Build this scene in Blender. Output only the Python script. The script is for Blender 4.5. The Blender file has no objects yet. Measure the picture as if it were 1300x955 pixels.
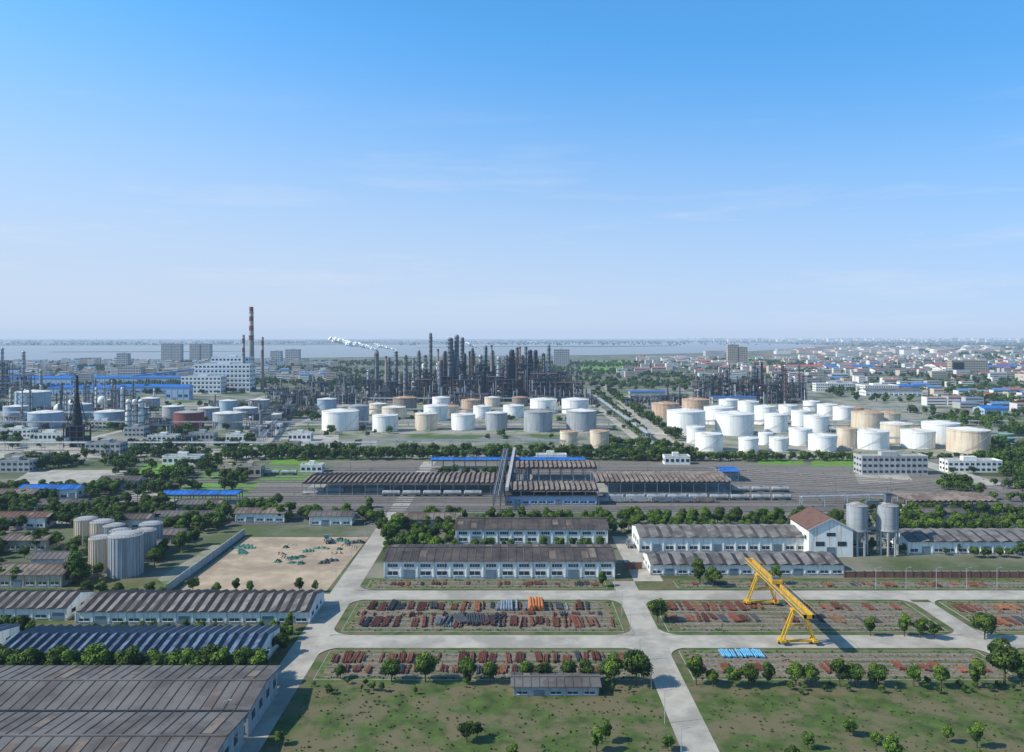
import bpy, math, random
from mathutils import Vector
random.seed(11)
U=random.uniform
scene=bpy.context.scene
scene.view_settings.view_transform='Standard'
scene.view_settings.look='None'
scene.view_settings.exposure=0
F=1011.0; CH=100.0
def G(u,v,z=0.0):
    "plan position (metres) of an image pixel projected onto the plain"
    y=(CH-z)*F/(v-428.0)  # image pixel coordinates cast from the camera onto level ground
    return ((u-650.0)/F*y, y)

# ------------------------------------------------------------------ materials
def mat(name,c,rough=.85,var=.2,scale=.3,c2=None,amt=.5,scale2=.08,streak=False,metal=0,rnd=0,detail=5,spec=.3,bump=0):
    m=bpy.data.materials.new(name); m.use_nodes=True
    nt=m.node_tree; N=nt.nodes; L=nt.links
    b=N['Principled BSDF']; b.inputs['Roughness'].default_value=rough; b.inputs['Metallic'].default_value=metal
    b.inputs['Specular IOR Level'].default_value=spec
    tc=N.new('ShaderNodeTexCoord')
    no=N.new('ShaderNodeTexNoise'); no.inputs['Scale'].default_value=scale; no.inputs['Detail'].default_value=detail
    L.new(tc.outputs['Object'],no.inputs['Vector'])
    r=N.new('ShaderNodeValToRGB'); e=r.color_ramp.elements
    e[0].position=.3; e[1].position=.7
    e[0].color=[x*(1-var) for x in c]+[1]; e[1].color=[min(1,x*(1+var)) for x in c]+[1]
    L.new(no.outputs['Fac'],r.inputs['Fac']); out=r.outputs['Color']
    if c2:
        mp=N.new('ShaderNodeMapping'); L.new(tc.outputs['Object'],mp.inputs['Vector'])
        if streak=='x': mp.inputs['Scale'].default_value=(.06,1,1)
        elif streak: mp.inputs['Scale'].default_value=(1,1,.06)
        n2=N.new('ShaderNodeTexNoise'); n2.inputs['Scale'].default_value=scale2; n2.inputs['Detail'].default_value=6
        n2.inputs['Roughness'].default_value=.65
        L.new(mp.outputs['Vector'],n2.inputs['Vector'])
        r2=N.new('ShaderNodeValToRGB'); t=.68-.36*amt
        r2.color_ramp.elements[0].position=t-.06; r2.color_ramp.elements[1].position=t+.08
        L.new(n2.outputs['Fac'],r2.inputs['Fac'])
        mx=N.new('ShaderNodeMixRGB'); mx.inputs['Color2'].default_value=(*c2,1)
        L.new(r2.outputs['Color'],mx.inputs['Fac']); L.new(out,mx.inputs['Color1']); out=mx.outputs['Color']
    if rnd:
        oi=N.new('ShaderNodeObjectInfo'); mr=N.new('ShaderNodeMapRange')
        mr.inputs['To Min'].default_value=1-rnd; mr.inputs['To Max'].default_value=1+rnd
        L.new(oi.outputs['Random'],mr.inputs['Value'])
        vm=N.new('ShaderNodeVectorMath'); vm.operation='SCALE'
        L.new(out,vm.inputs[0]); L.new(mr.outputs['Result'],vm.inputs['Scale']); out=vm.outputs['Vector']
    L.new(out,b.inputs['Base Color'])
    return m
M={}
def D(k,*a,**kw): M[k]=mat(k,*a,**kw)
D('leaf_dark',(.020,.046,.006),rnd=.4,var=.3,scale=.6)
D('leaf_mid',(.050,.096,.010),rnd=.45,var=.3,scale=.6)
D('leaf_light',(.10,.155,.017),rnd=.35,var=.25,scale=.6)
D('weed',(.08,.105,.022),rnd=.45,var=.3,scale=.8)
D('bark',(.09,.065,.045))
D('ground_m',(.078,.10,.034),scale=.006,var=.35,c2=(.20,.185,.14),amt=.5,scale2=.012,detail=10)
D('grass',(.066,.10,.02),scale=.25,var=.4,c2=(.15,.125,.065),amt=.5,scale2=.09,detail=8)
D('lawn',(.12,.27,.025),scale=.15,var=.25,c2=(.17,.21,.055),amt=.35,scale2=.05)
D('verge',(.08,.13,.02),scale=.8,var=.4,c2=(.16,.145,.075),amt=.45,scale2=.3,detail=8)
D('yardsoil',(.20,.15,.10),scale=.8,var=.3,c2=(.08,.10,.03),amt=.4,scale2=.5,detail=8,streak='x')
D('dirt',(.43,.325,.225),scale=.15,var=.2,c2=(.31,.235,.16),amt=.45,scale2=.05,detail=8)
D('concrete',(.43,.39,.325),scale=.2,var=.12,c2=(.31,.28,.235),amt=.45,scale2=.06,detail=9)
D('kerb',(.33,.32,.29))
D('asphalt',(.11,.11,.11),var=.2,scale=.3)
D('plantfloor',(.26,.24,.20),scale=.03,var=.25,c2=(.08,.12,.03),amt=.5,scale2=.017,detail=8)
D('bund',(.31,.285,.235),scale=.08,var=.2,c2=(.12,.155,.05),amt=.42,scale2=.04,detail=8)
D('ballast',(.17,.145,.12),scale=.6,var=.25,c2=(.23,.20,.165),amt=.45,scale2=.3,detail=8,streak='x')
D('ballast_dark',(.08,.07,.062),scale=.6,var=.3,c2=(.135,.115,.10),amt=.45,scale2=.3,detail=6,streak='x')
D('rail',(.36,.31,.28),metal=.2,rough=.5)
D('sleeper',(.28,.26,.24))
D('wallwhite',(.78,.77,.72),scale=.4,var=.06,c2=(.52,.49,.44),amt=.3,scale2=.9,streak=True)
D('wallgrey',(.42,.42,.41),scale=.4,var=.12,c2=(.29,.28,.27),amt=.35,scale2=.9,streak=True)
D('walltan',(.45,.39,.29),scale=.4,var=.12,c2=(.29,.25,.19),amt=.35,scale2=.9,streak=True)
D('wallblue',(.33,.45,.60),scale=.4,var=.1)
D('brickwall',(.20,.09,.065),scale=.6,var=.25,c2=(.12,.08,.06),amt=.4,scale2=.4)
D('glass',(.03,.045,.06),rough=.15,spec=.5,var=.4,scale=.4)
D('door',(.15,.2,.23),rough=.6)
D('roofdark',(.065,.053,.050),scale=.2,var=.3,c2=(.11,.085,.07),amt=.4,scale2=.12,rough=.85)
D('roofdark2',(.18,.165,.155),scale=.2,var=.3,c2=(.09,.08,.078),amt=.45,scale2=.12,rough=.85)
D('roofbrown',(.145,.108,.088),scale=.2,var=.3,c2=(.22,.18,.145),amt=.45,scale2=.1,rough=.85)
D('roofbrown2',(.036,.03,.027),scale=.2,var=.3)
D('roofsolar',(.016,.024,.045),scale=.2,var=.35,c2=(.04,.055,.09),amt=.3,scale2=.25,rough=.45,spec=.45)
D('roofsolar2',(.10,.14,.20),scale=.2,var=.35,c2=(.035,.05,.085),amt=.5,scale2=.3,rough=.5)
D('roofgrey',(.155,.142,.133),scale=.2,var=.22,c2=(.095,.082,.075),amt=.45,scale2=.1)
D('blueroof',(.02,.165,.54),rough=.5,var=.15,c2=(.02,.10,.33),amt=.3,scale2=.1)
D('redroof',(.40,.095,.07),var=.2)
D('brownroof',(.15,.08,.06),var=.2,scale=.4)
D('steel',(.13,.145,.165),rough=.6,metal=.15)
D('steeldark',(.045,.05,.062),rough=.65,metal=.1)
D('steelrust',(.14,.085,.06),rough=.75,var=.3,scale=.5)
D('steellight',(.40,.42,.44),rough=.5,metal=.2)
D('columngrey',(.20,.215,.235),rough=.55,metal=.15,c2=(.135,.12,.11),amt=.42,scale2=.5,streak=True)
D('pipewhite',(.55,.57,.58),rough=.5)
D('yellow',(.62,.37,.025),rough=.6,var=.15,c2=(.42,.24,.05),amt=.35,scale2=.5)
D('red',(.5,.05,.03)); D('white',(.76,.76,.73))
D('stackconc',(.34,.30,.26),scale=.1,c2=(.24,.2,.18),amt=.4,scale2=.2,streak=True)
D('stackred',(.23,.09,.065)); D('stackpale',(.45,.40,.37))
D('blk',(.022,.025,.03))
D('t_white',(.80,.79,.75),scale=.1,var=.06,rough=.55,c2=(.64,.59,.50),amt=.27,scale2=.5,streak=True)
D('t_cream',(.66,.57,.44),scale=.1,var=.1,rough=.6,c2=(.56,.40,.27),amt=.4,scale2=.4,streak=True)
D('t_rust',(.47,.30,.195),scale=.1,var=.12,rough=.7,c2=(.59,.50,.41),amt=.42,scale2=.35,streak=True)
D('t_grey',(.36,.38,.39),scale=.1,var=.1,rough=.5,c2=(.25,.255,.26),amt=.4,scale2=.4,streak=True)
D('t_dark',(.22,.18,.155),scale=.1,var=.12,rough=.7,c2=(.33,.27,.22),amt=.4,scale2=.4,streak=True)
D('t_red',(.23,.07,.055),scale=.1,var=.12,rough=.7)
D('t_blue',(.29,.38,.47),scale=.1,var=.1,rough=.5,c2=(.38,.45,.52),amt=.4,scale2=.4,streak=True)
D('t_green',(.03,.20,.12),rough=.6)
D('r_white',(.72,.71,.68),scale=.15,var=.1,c2=(.52,.37,.25),amt=.3,scale2=.12)
D('r_rust',(.46,.22,.11),scale=.15,var=.2,c2=(.58,.48,.36),amt=.42,scale2=.2)
D('r_grey',(.37,.37,.37),scale=.15,var=.15,c2=(.26,.21,.18),amt=.35,scale2=.15)
D('rust1',(.14,.045,.026),rough=.8,var=.35,scale=.8,rnd=.35)
D('rust2',(.22,.085,.04),rough=.8,var=.3,scale=.8,rnd=.35)
D('orange',(.46,.16,.05),rough=.8,var=.2)
D('pgrey',(.24,.26,.29),rough=.5,metal=.3,var=.2,rnd=.2)
D('pdark',(.05,.05,.055),rough=.6,rnd=.3)
D('pblue',(.13,.37,.56),rough=.5,var=.2)
D('tarp',(.045,.16,.115),rough=.7,var=.4,scale=.8,c2=(.13,.19,.14),amt=.35,scale2=.5)
D('cw1',(.66,.64,.60),var=.15,scale=.01); D('cw2',(.42,.41,.39),var=.2,scale=.01); D('cw3',(.5,.42,.34),var=.2,scale=.01)
D('cr1',(.28,.28,.27)); D('cr2',(.38,.12,.08)); D('cr3',(.10,.21,.42)); D('cr4',(.14,.14,.145))
D('steam',(.95,.95,.95),var=.0,rough=1,spec=0)

# ------------------------------------------------------------------ mesh builder
class MB:
    def __init__(s): s.v=[];s.f=[];s.mi=[];s.sm=[];s.mats=[]
    def ix(s,m):
        if m not in s.mats: s.mats.append(m)
        return s.mats.index(m)
    def face(s,pts,m,smooth=False):
        n=len(s.v); s.v+=[tuple(p) for p in pts]; s.f.append(tuple(range(n,n+len(pts)))); s.mi.append(s.ix(m)); s.sm.append(smooth)
    def box(s,x0,x1,y0,y1,z0,z1,m,top=None):
        n=len(s.v)
        s.v+=[(x0,y0,z0),(x1,y0,z0),(x1,y1,z0),(x0,y1,z0),(x0,y0,z1),(x1,y0,z1),(x1,y1,z1),(x0,y1,z1)]
        fs=[(0,3,2,1),(0,1,5,4),(1,2,6,5),(2,3,7,6),(3,0,4,7),(4,5,6,7)]
        i=s.ix(m); t=s.ix(top) if top else i
        for k,q in enumerate(fs):
            s.f.append(tuple(n+a for a in q)); s.mi.append(t if k==5 else i); s.sm.append(False)
    def rod(s,p,q,r,m,n=6,r2=None,cap=True):
        p=Vector(p);q=Vector(q); d=(q-p)
        if d.length<1e-6: return
        d.normalize(); a=d.orthogonal().normalized(); b=d.cross(a)
        r2=r if r2 is None else r2
        st=len(s.v); i=s.ix(m)
        for c,rr in((p,r),(q,r2)):
            for k in range(n):
                t=2*math.pi*k/n; s.v.append(tuple(c+a*math.cos(t)*rr+b*math.sin(t)*rr))
        for k in range(n):
            k2=(k+1)%n; s.f.append((st+k,st+k2,st+n+k2,st+n+k)); s.mi.append(i); s.sm.append(n>6)
        if cap:
            for c,rr,rev in((p,r,1),(q,r2,0)):
                if rr<.001: continue
                pts=[c+a*math.cos(2*math.pi*k/n)*rr+b*math.sin(2*math.pi*k/n)*rr for k in range(n)]
                if rev: pts.reverse()
                s.face(pts,m)
    def cyl(s,x,y,z0,z1,r,m,n=16,r2=None,cap=True): 
        r2=r if r2 is None else r2; st=len(s.v); i=s.ix(m)
        for z,rr in((z0,r),(z1,r2)):
            for k in range(n):
                t=2*math.pi*k/n; s.v.append((x+math.cos(t)*rr,y+math.sin(t)*rr,z))
        for k in range(n):
            k2=(k+1)%n; s.f.append((st+k,st+k2,st+n+k2,st+n+k)); s.mi.append(i); s.sm.append(True)
        if cap: s.face([(x+math.cos(2*math.pi*k/n)*r2,y+math.sin(2*math.pi*k/n)*r2,z1) for k in range(n)],m)
    def dome(s,x,y,z,r,h,m,n=16,k=4,full=False):
        i=s.ix(m); st=len(s.v); a0=-math.pi/2 if full else 0; K=k*2 if full else k
        for j in range(K+1):
            a=a0+(math.pi/2-a0)*j/K; rr=max(r*math.cos(a),.01)
            for q in range(n):
                t=2*math.pi*q/n; s.v.append((x+math.cos(t)*rr,y+math.sin(t)*rr,z+h*math.sin(a)))
        for j in range(K):
            for q in range(n):
                q2=(q+1)%n; s.f.append((st+j*n+q,st+j*n+q2,st+(j+1)*n+q2,st+(j+1)*n+q)); s.mi.append(i); s.sm.append(True)
    def mesh(s,name):
        me=bpy.data.meshes.new(name); me.from_pydata(s.v,[],s.f)
        for m in s.mats: me.materials.append(M[m])
        me.polygons.foreach_set('material_index',s.mi); me.polygons.foreach_set('use_smooth',s.sm)
        me.update(); return me
    def build(s,name,loc=(0,0,0),rz=0):
        return put(s.mesh(name),name,loc,rz)
def put(me,name,loc=(0,0,0),rz=0,sc=1):
    o=bpy.data.objects.new(name,me); o.location=loc if len(loc)==3 else (loc[0],loc[1],0); o.rotation_euler[2]=rz
    o.scale=(sc,sc,sc); scene.collection.objects.link(o); return o
def sheet(name,pts,z,m):
    b=MB(); b.face([(x,y,z) for x,y in pts],m); return b.build(name)
def rect(name,x0,x1,y0,y1,z,m): return sheet(name,[(x0,y0),(x1,y0),(x1,y1),(x0,y1)],z,m)
def P(*uv): return [G(u,v) for u,v in uv]

# ------------------------------------------------------------------ trees
def tree_mesh(seed,h,cw,n,bush=False):
    r=random.Random(seed); b=MB()
    lobes=[]
    for i in range(8 if bush else 17):
        while True:
            x,y,z=r.uniform(-1,1),r.uniform(-1,1),r.uniform(-1,1)
            if x*x+y*y+z*z<1: break
        w=cw*.62*(1-.35*max(0,z))
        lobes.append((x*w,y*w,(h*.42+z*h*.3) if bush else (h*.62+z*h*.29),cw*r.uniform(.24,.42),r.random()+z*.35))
    if not bush:
        top=(r.uniform(-.3,.3),r.uniform(-.3,.3),h*.5)
        b.rod((0,0,0),top,.24,'bark',7,.14); b.rod(top,(top[0]*1.5,top[1],h*.8),.13,'bark',5,.04)
        for l in lobes[:9]:
            z0=h*r.uniform(.22,.48); f=z0/(h*.5)
            b.rod((top[0]*f,top[1]*f,z0),(l[0]*.85,l[1]*.85,l[2]-.2),.09,'bark',4,.03)
    for i in range(n):
        l=lobes[i%len(lobes)]
        d=Vector((r.gauss(0,1),r.gauss(0,1),r.gauss(0,1))).normalized()
        rad=l[3]*(.45+.6*math.sqrt(r.random()))
        p=Vector((l[0],l[1],l[2]))+Vector((d.x*rad*1.1,d.y*rad*1.1,d.z*rad*.85))
        if p.z<(.05 if bush else h*.2): continue
        nn=(d+Vector((r.uniform(-1,1),r.uniform(-1,1),r.uniform(-.4,1.2)))*.7).normalized()
        a=nn.orthogonal().normalized(); c=nn.cross(a); t=r.uniform(0,6.28)
        e=a*math.cos(t)+c*math.sin(t); g=nn.cross(e); s_=r.uniform(.16,.36)*(1.0 if not bush else .8)
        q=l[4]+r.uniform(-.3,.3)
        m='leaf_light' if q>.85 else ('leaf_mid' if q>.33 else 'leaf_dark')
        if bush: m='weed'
        b.face([p-e*s_*1.3,p-g*s_*.7,p+e*s_*1.3,p+g*s_*.7],m)
    return b.mesh('foliage')
def srccoll(name,meshes):
    c=bpy.data.collections.new(name)
    for i,me in enumerate(meshes):
        c.objects.link(bpy.data.objects.new(name+'_src',me))
    return c
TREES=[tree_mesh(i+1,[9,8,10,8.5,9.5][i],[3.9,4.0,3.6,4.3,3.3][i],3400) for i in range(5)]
BUSH=[tree_mesh(i+20,1.7,1.7,300,True) for i in range(3)]
def far_mesh(seed,nl=9,k=42,s0=.5,s1=.9):
    r=random.Random(seed); b=MB()
    for l in range(nl):
        c=Vector((r.uniform(-3,3),r.uniform(-3,3),r.uniform(3,7.5))); R=r.uniform(1.4,2.4); q=r.random()
        for i in range(k):
            d=Vector((r.gauss(0,1),r.gauss(0,1),r.gauss(0,1))).normalized(); p=c+d*R*r.uniform(.6,1.05)
            nn=(d+Vector((r.uniform(-1,1),r.uniform(-1,1),r.uniform(-1,1)))*.5).normalized()
            a=nn.orthogonal().normalized(); e=nn.cross(a); s_=r.uniform(s0,s1)
            b.face([p-a*s_,p-e*s_*.8,p+a*s_,p+e*s_*.8],'leaf_light' if q+r.uniform(-.2,.2)>.8 else ('leaf_mid' if q>.35 else 'leaf_dark'))
    b.rod((0,0,0),(0,0,5),.3,'bark',5)
    return b.mesh('far_foliage')
CT=srccoll('broadleaf',TREES); CB=srccoll('shrub',BUSH)
CF=srccoll('distant_broadleaf',[far_mesh(70+i) for i in range(4)])
CM=srccoll('middle_broadleaf',[far_mesh(90+i,10,80,.35,.65) for i in range(5)])
def ngroup(coll):
    ng=bpy.data.node_groups.new('instancer_'+coll.name,'GeometryNodeTree')
    ng.interface.new_socket('Geometry',in_out='INPUT',socket_type='NodeSocketGeometry')
    ng.interface.new_socket('Geometry',in_out='OUTPUT',socket_type='NodeSocketGeometry')
    N=ng.nodes;L=ng.links
    i=N.new('NodeGroupInput');o=N.new('NodeGroupOutput')
    ci=N.new('GeometryNodeCollectionInfo'); ci.inputs['Collection'].default_value=coll
    ci.inputs['Separate Children'].default_value=True; ci.inputs['Reset Children'].default_value=True
    ip=N.new('GeometryNodeInstanceOnPoints'); ip.inputs['Pick Instance'].default_value=True
    a=N.new('GeometryNodeInputNamedAttribute'); a.data_type='FLOAT'; a.inputs['Name'].default_value='s'
    r=N.new('GeometryNodeInputNamedAttribute'); r.data_type='FLOAT'; r.inputs['Name'].default_value='r'
    cx=N.new('ShaderNodeCombineXYZ'); L.new(r.outputs['Attribute'],cx.inputs['Z'])
    L.new(i.outputs[0],ip.inputs['Points']); L.new(ci.outputs[0],ip.inputs['Instance'])
    L.new(a.outputs['Attribute'],ip.inputs['Scale']); L.new(cx.outputs[0],ip.inputs['Rotation'])
    L.new(ip.outputs[0],o.inputs[0]); return ng
NG={c.name:ngroup(c) for c in (CT,CB,CF,CM)}
def scatter(name,pts,coll):
    me=bpy.data.meshes.new(name); me.from_pydata([(p[0],p[1],0) for p in pts],[],[])
    a=me.attributes.new('s','FLOAT','POINT'); a.data.foreach_set('value',[p[2] for p in pts])
    a=me.attributes.new('r','FLOAT','POINT'); a.data.foreach_set('value',[U(0,6.28) for p in pts])
    o=put(me,name); md=o.modifiers.new('instances','NODES'); md.node_group=NG[coll.name]; return o
def rowpts(u0,v0,u1,v1,n,s=1,jit=3.0,gap=0):
    a=G(u0,v0);b=G(u1,v1);out=[]
    for i in range(n):
        if random.random()<gap: continue
        t=(i+U(-.3,.3))/max(1,n-1)
        out.append((a[0]+(b[0]-a[0])*t+U(-jit,jit)*.5,a[1]+(b[1]-a[1])*t+U(-jit,jit),s*U(.7,1.2)))
    return out
def inpoly(x,y,p):
    c=False;j=len(p)-1
    for i in range(len(p)):
        if (p[i][1]>y)!=(p[j][1]>y) and x<(p[j][0]-p[i][0])*(y-p[i][1])/(p[j][1]-p[i][1])+p[i][0]: c=not c
        j=i
    return c
def areapts(uv,n,s=1,world=False,clump=0):
    p=uv if world else P(*uv); xs=[a[0] for a in p]; ys=[a[1] for a in p]; out=[];k=0
    while len(out)<n and k<n*30:
        k+=1; x,y=U(min(xs),max(xs)),U(min(ys),max(ys))
        if inpoly(x,y,p):
            if clump and (math.sin(x/clump+1.3*math.sin(y/clump*.7))+math.sin(y/clump*1.3+x*.01))<U(-.6,.9): continue
            out.append((x,y,s*U(.65,1.25)))
    return out

# ------------------------------------------------------------------ ground, water
E=48000
rect('ground',-E,E,-2000,E,0,'ground_m')
riv=P((-900,458),(0,457.5),(210,456.5),(420,454),(600,452),(760,451),(930,447.5),(1015,442),(1060,439.2),(1015,437),(900,434.2),(760,434.4),(600,437.0),(400,438.5),(0,439),(-900,439))
wm=bpy.data.materials.new('river_water'); wm.use_nodes=True
pb=wm.node_tree.nodes['Principled BSDF']; pb.inputs['Base Color'].default_value=(.27,.265,.24,1); pb.inputs['Roughness'].default_value=.35
nz=wm.node_tree.nodes.new('ShaderNodeTexNoise'); nz.inputs['Scale'].default_value=.02
bu=wm.node_tree.nodes.new('ShaderNodeBump'); bu.inputs['Strength'].default_value=.3; bu.inputs['Distance'].default_value=1
wm.node_tree.links.new(nz.outputs['Fac'],bu.inputs['Height']); wm.node_tree.links.new(bu.outputs['Normal'],pb.inputs['Normal'])
M['water']=wm
sheet('river',riv,.3,'water')
sheet('river_island',P((520,441.6),(640,440.8),(760,440.9),(860,439.6),(860,438.9),(700,439.4),(560,440.4)),.6,'grass')
sheet('river_island',P((60,447.6),(260,447.0),(330,446),(250,446),(70,446.7)),.6,'grass')
rect('plant_ground',-1000,1050,645,1580,.03,'plantfloor')
sheet('tank_farm_pad',P((400,551),(765,552),(745,503),(470,503)),.06,'bund')
sheet('tank_farm_pad',P((850,577),(1262,578),(1160,507),(835,505)),.06,'bund')
sheet('tank_farm_pad',P((0,548),(340,546),(350,512),(60,512)),.06,'bund')
sheet('railway_yard_ground',[(-245,452),(175,452),(420,440),(900,420),(900,520),(420,540),(170,640),(-130,640),(-150,560),(-245,520)],.03,'ballast')
rect('grass',-260,300,120,330,.02,'grass')
sheet('dirt_lot',[(-132,313),(-73,313),(-71.5,398),(-133,398)],.04,'dirt')
for q in (((325,611),(392,611),(408,593),(345,593)),((250,608),(282,608),(296,593),(262,593)),((165,602),(215,602),(228,590),(185,590)),((20,622),(105,621),(118,613),(45,613)),((190,640),(300,640),(330,614),(240,614)),((340,590),(400,590),(410,583),(350,583)),((1030,592),(1090,592),(1085,583),(1030,583)),((960,590),(1020,590),(1020,584),(965,584)),((1180,612),(1240,626),(1250,616),(1200,606))):
    sheet('lawn',P(*q),.05,'lawn')
for q in (((10,616),(150,612),(170,597),(40,597)),((0,582),(150,580),(190,566),(0,566)),((60,665),(170,665),(195,645),(95,645)),((150,640),(200,640),(225,618),(180,618)),((200,585),(330,585),(345,570),(230,570)),((330,566),(430,566),(430,552),(340,552)),((0,650),(60,650),(85,630),(20,630)),((1090,615),(1160,612),(1150,600),(1085,602))):
    sheet('concrete_yard',P(*q),.07,'concrete')
sheet('dirt_lot',P((200,735),(215,748),(290,692),(270,692)),.05,'bund')
sheet('field',P((905,463),(1000,463),(980,458),(900,458)),.5,'lawn')
sheet('field',P((735,470),(800,472),(805,458),(745,458)),.5,'lawn')
def road(name,x0,x1,y0,y1,z=.06,m='concrete'): return rect(name,x0,x1,y0,y1,z,m)
road('concrete_road',-71,-61,130,640,.060)
road('concrete_road',41,50,130,326,.064)
road('concrete_road',151,158,130,300,.068)
road('concrete_road',-61,240,303,314,.072)
road('concrete_road',-61,240,256,267,.076)
road('concrete_road',-260,-71,303,310,.072)
road('concrete_road',50,62,326,400,.06)
def corner(cx,cy,sx,sy,r=7):
    pts=[(cx,cy)]+[(cx+sx*r-sx*r*math.sin(t),cy+sy*r-sy*r*math.cos(t)) for t in [i*math.pi/16 for i in range(9)]]
    if sx*sy<0: pts.reverse()
    sheet('concrete_road',pts,.2,'concrete')
for cx,cy,sx,sy in [(-61,303,1,-1),(-61,314,1,1),(-61,267,1,1),(-61,256,1,-1),(41,303,-1,-1),(41,267,-1,1),(41,256,-1,-1),(50,303,1,-1),(50,267,1,1),(50,256,1,-1),(151,303,-1,-1),(151,267,-1,1),(151,256,-1,-1),(158,267,1,1),(158,256,1,-1),(158,303,1,-1)]:
    corner(cx,cy,sx,sy)
rect('access_road',-400,1100,424,430,.05,'asphalt')
sheet('access_road',P((760,486),(772,486),(858,562),(838,562)),.1,'concrete')
for y0,y1 in((668,678),(1150,1162),(905,913)): sheet('access_road',[(-1000,y0),(1000,y0),(1000,y1),(-1000,y1)],.09,'concrete')
for x0 in(-420,-250,118,148): sheet('access_road',[(x0,680),(x0+9,680),(x0+9,1400),(x0,1400)],.13,'concrete')
sheet('access_road',P((1175,585),(1300,622),(1300,634),(1160,588)),.1,'concrete')
def yard(x0,x1,y0,y1,edge=1.8):
    bb=MB(); bb.box(x0+.21,x1-.21,y0+.21,y1-.21,0,.1,'verge'); bb.box(x0+edge,x1-edge,y0+edge,y1-edge,.1,.14,'yardsoil')
    for (a,c,d,e) in ((x0,x1,y0,y0+.2),(x0,x1,y1-.2,y1),(x0,x0+.2,y0+.2,y1-.2),(x1-.2,x1,y0+.2,y1-.2)): bb.box(a,c,d,e,0,.16,'kerb')
    bb.build('storage_yard')
    n=max(2,int((y1-y0)/4.2))
    for i in range(n):
        yy=y0+3+(y1-y0-6)*i/(n-1); t=MB(); a=x0+3+U(0,4); c=x1-3-U(0,4)
        t.box(a,c,yy-.35,yy+.35,.14,.26,'sleeper'); t.box(a,c,yy-.07,yy+.07,.26,.42,'rail')
        k=a
        while k<c: t.box(k,k+.2,yy-1.1,yy+1.1,.14,.2,'sleeper'); k+=U(1.5,2.2)
        t.build('crane_rail')
YD=[(-58,38,270,300.5),(-58,38,232,253.5),(53,148,270,300.5),(53,148,232,253.5),(161,235,270,300.5),(161,235,232,253.5),(-58,38,316.5,327.5),(66,235,316.5,326)]
for y in YD: yard(*y)
weeds=[]
for x0,x1,y0,y1 in YD:
    a=(x1-x0)*(y1-y0)
    for i in range(int(a*.2)): weeds.append((U(x0+1,x1-1),U(y0+1,y1-1),U(.08,.32)))
    for i in range(int((x1-x0)*1.2)): weeds.append((U(x0,x1),random.choice([y0+U(.3,2),y1-U(.3,2)]),U(.1,.36)))
for i in range(500): weeds.append((U(-240,300),U(430,640),U(.12,.34)))
for i in range(250): weeds.append((U(150,420),U(440,600),U(.15,.45)))
for x0,x1 in((-58,39),(53,148),(161,240)):
    for i in range(int((x1-x0)*7)): weeds.append((U(x0,x1),U(175,230),U(.1,.3)))
scatter('weeds',weeds,CB)

def stack(x,y,w,L,r,m,layers=1,rot=0):
    bb=MB(); n=max(1,int(w/(2*r)))
    for l in range(layers):
        for i in range(n-l):
            if random.random()<.12: continue
            xx=(i-(n-1)/2+l*.5)*2.05*r+U(-.1,.1)*r; zz=.3+r+l*r*1.75; o=U(-.6,.6); t=U(-.15,.15)
            bb.rod((xx-t,-L/2+o,zz),(xx+t,L/2+o,zz),r,m,8)
    for yy in(-L*.3,L*.3): bb.box(-w/2,w/2,yy-.15,yy+.15,.1,.3,'sleeper')
    bb.build('steel_pipe_stack',(x,y,.05),rot)
def piperow(x0,x1,y,L,cols,dens=.8,r=(.08,.2)):
    x=x0
    while x<x1:
        w=U(.6,3.2)
        if random.random()<dens: stack(x+w/2,y+U(-1,1),w,L*U(.6,1.1),U(*r),random.choice(cols),random.choice([1,1,2,2]),U(-.09,.09))
        x+=w+U(.2,1.5)
rs=['rust1','rust1','rust2','rust1','pdark','rust1','rust2']
piperow(-53,-10,295,10,rs,.94); piperow(-8,34,295,9,['rust1','rust2','pgrey','pdark'],.6)
piperow(-57,35,279,10,rs+['pgrey'],.94); piperow(-56,34,286.8,3.4,rs,.6)
stack(-1,295,7,10,.45,'pgrey',1); stack(9,295,6,10,.5,'orange',2)
for i in range(5): stack(-22+i*4,280+U(-1.5,1.5),4,9,.4,random.choice(['pdark','pgrey']),1,U(-.5,.5))
piperow(-56,36,247.5,8,rs,.9); piperow(-54,30,239,5.5,rs,.75)
piperow(54,92,295,9,['rust1','rust1','rust2'],.95); piperow(54,88,283,9,rs,.9); piperow(99,146,294,7,rs,.55); piperow(96,146,281,7,['rust1','pdark','rust2'],.55)
piperow(163,232,293,8,['rust1','rust1','rust2'],.85); piperow(163,232,279,8,rs,.7)
for i in range(4): stack(67+i*3.4,250.5,3,5.5,.3,'pblue',1)
piperow(54,140,240,6,rs,.45); piperow(-56,36,322,5,rs,.5,(.08,.15)); piperow(70,230,321,4,rs,.5,(.08,.15))

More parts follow.
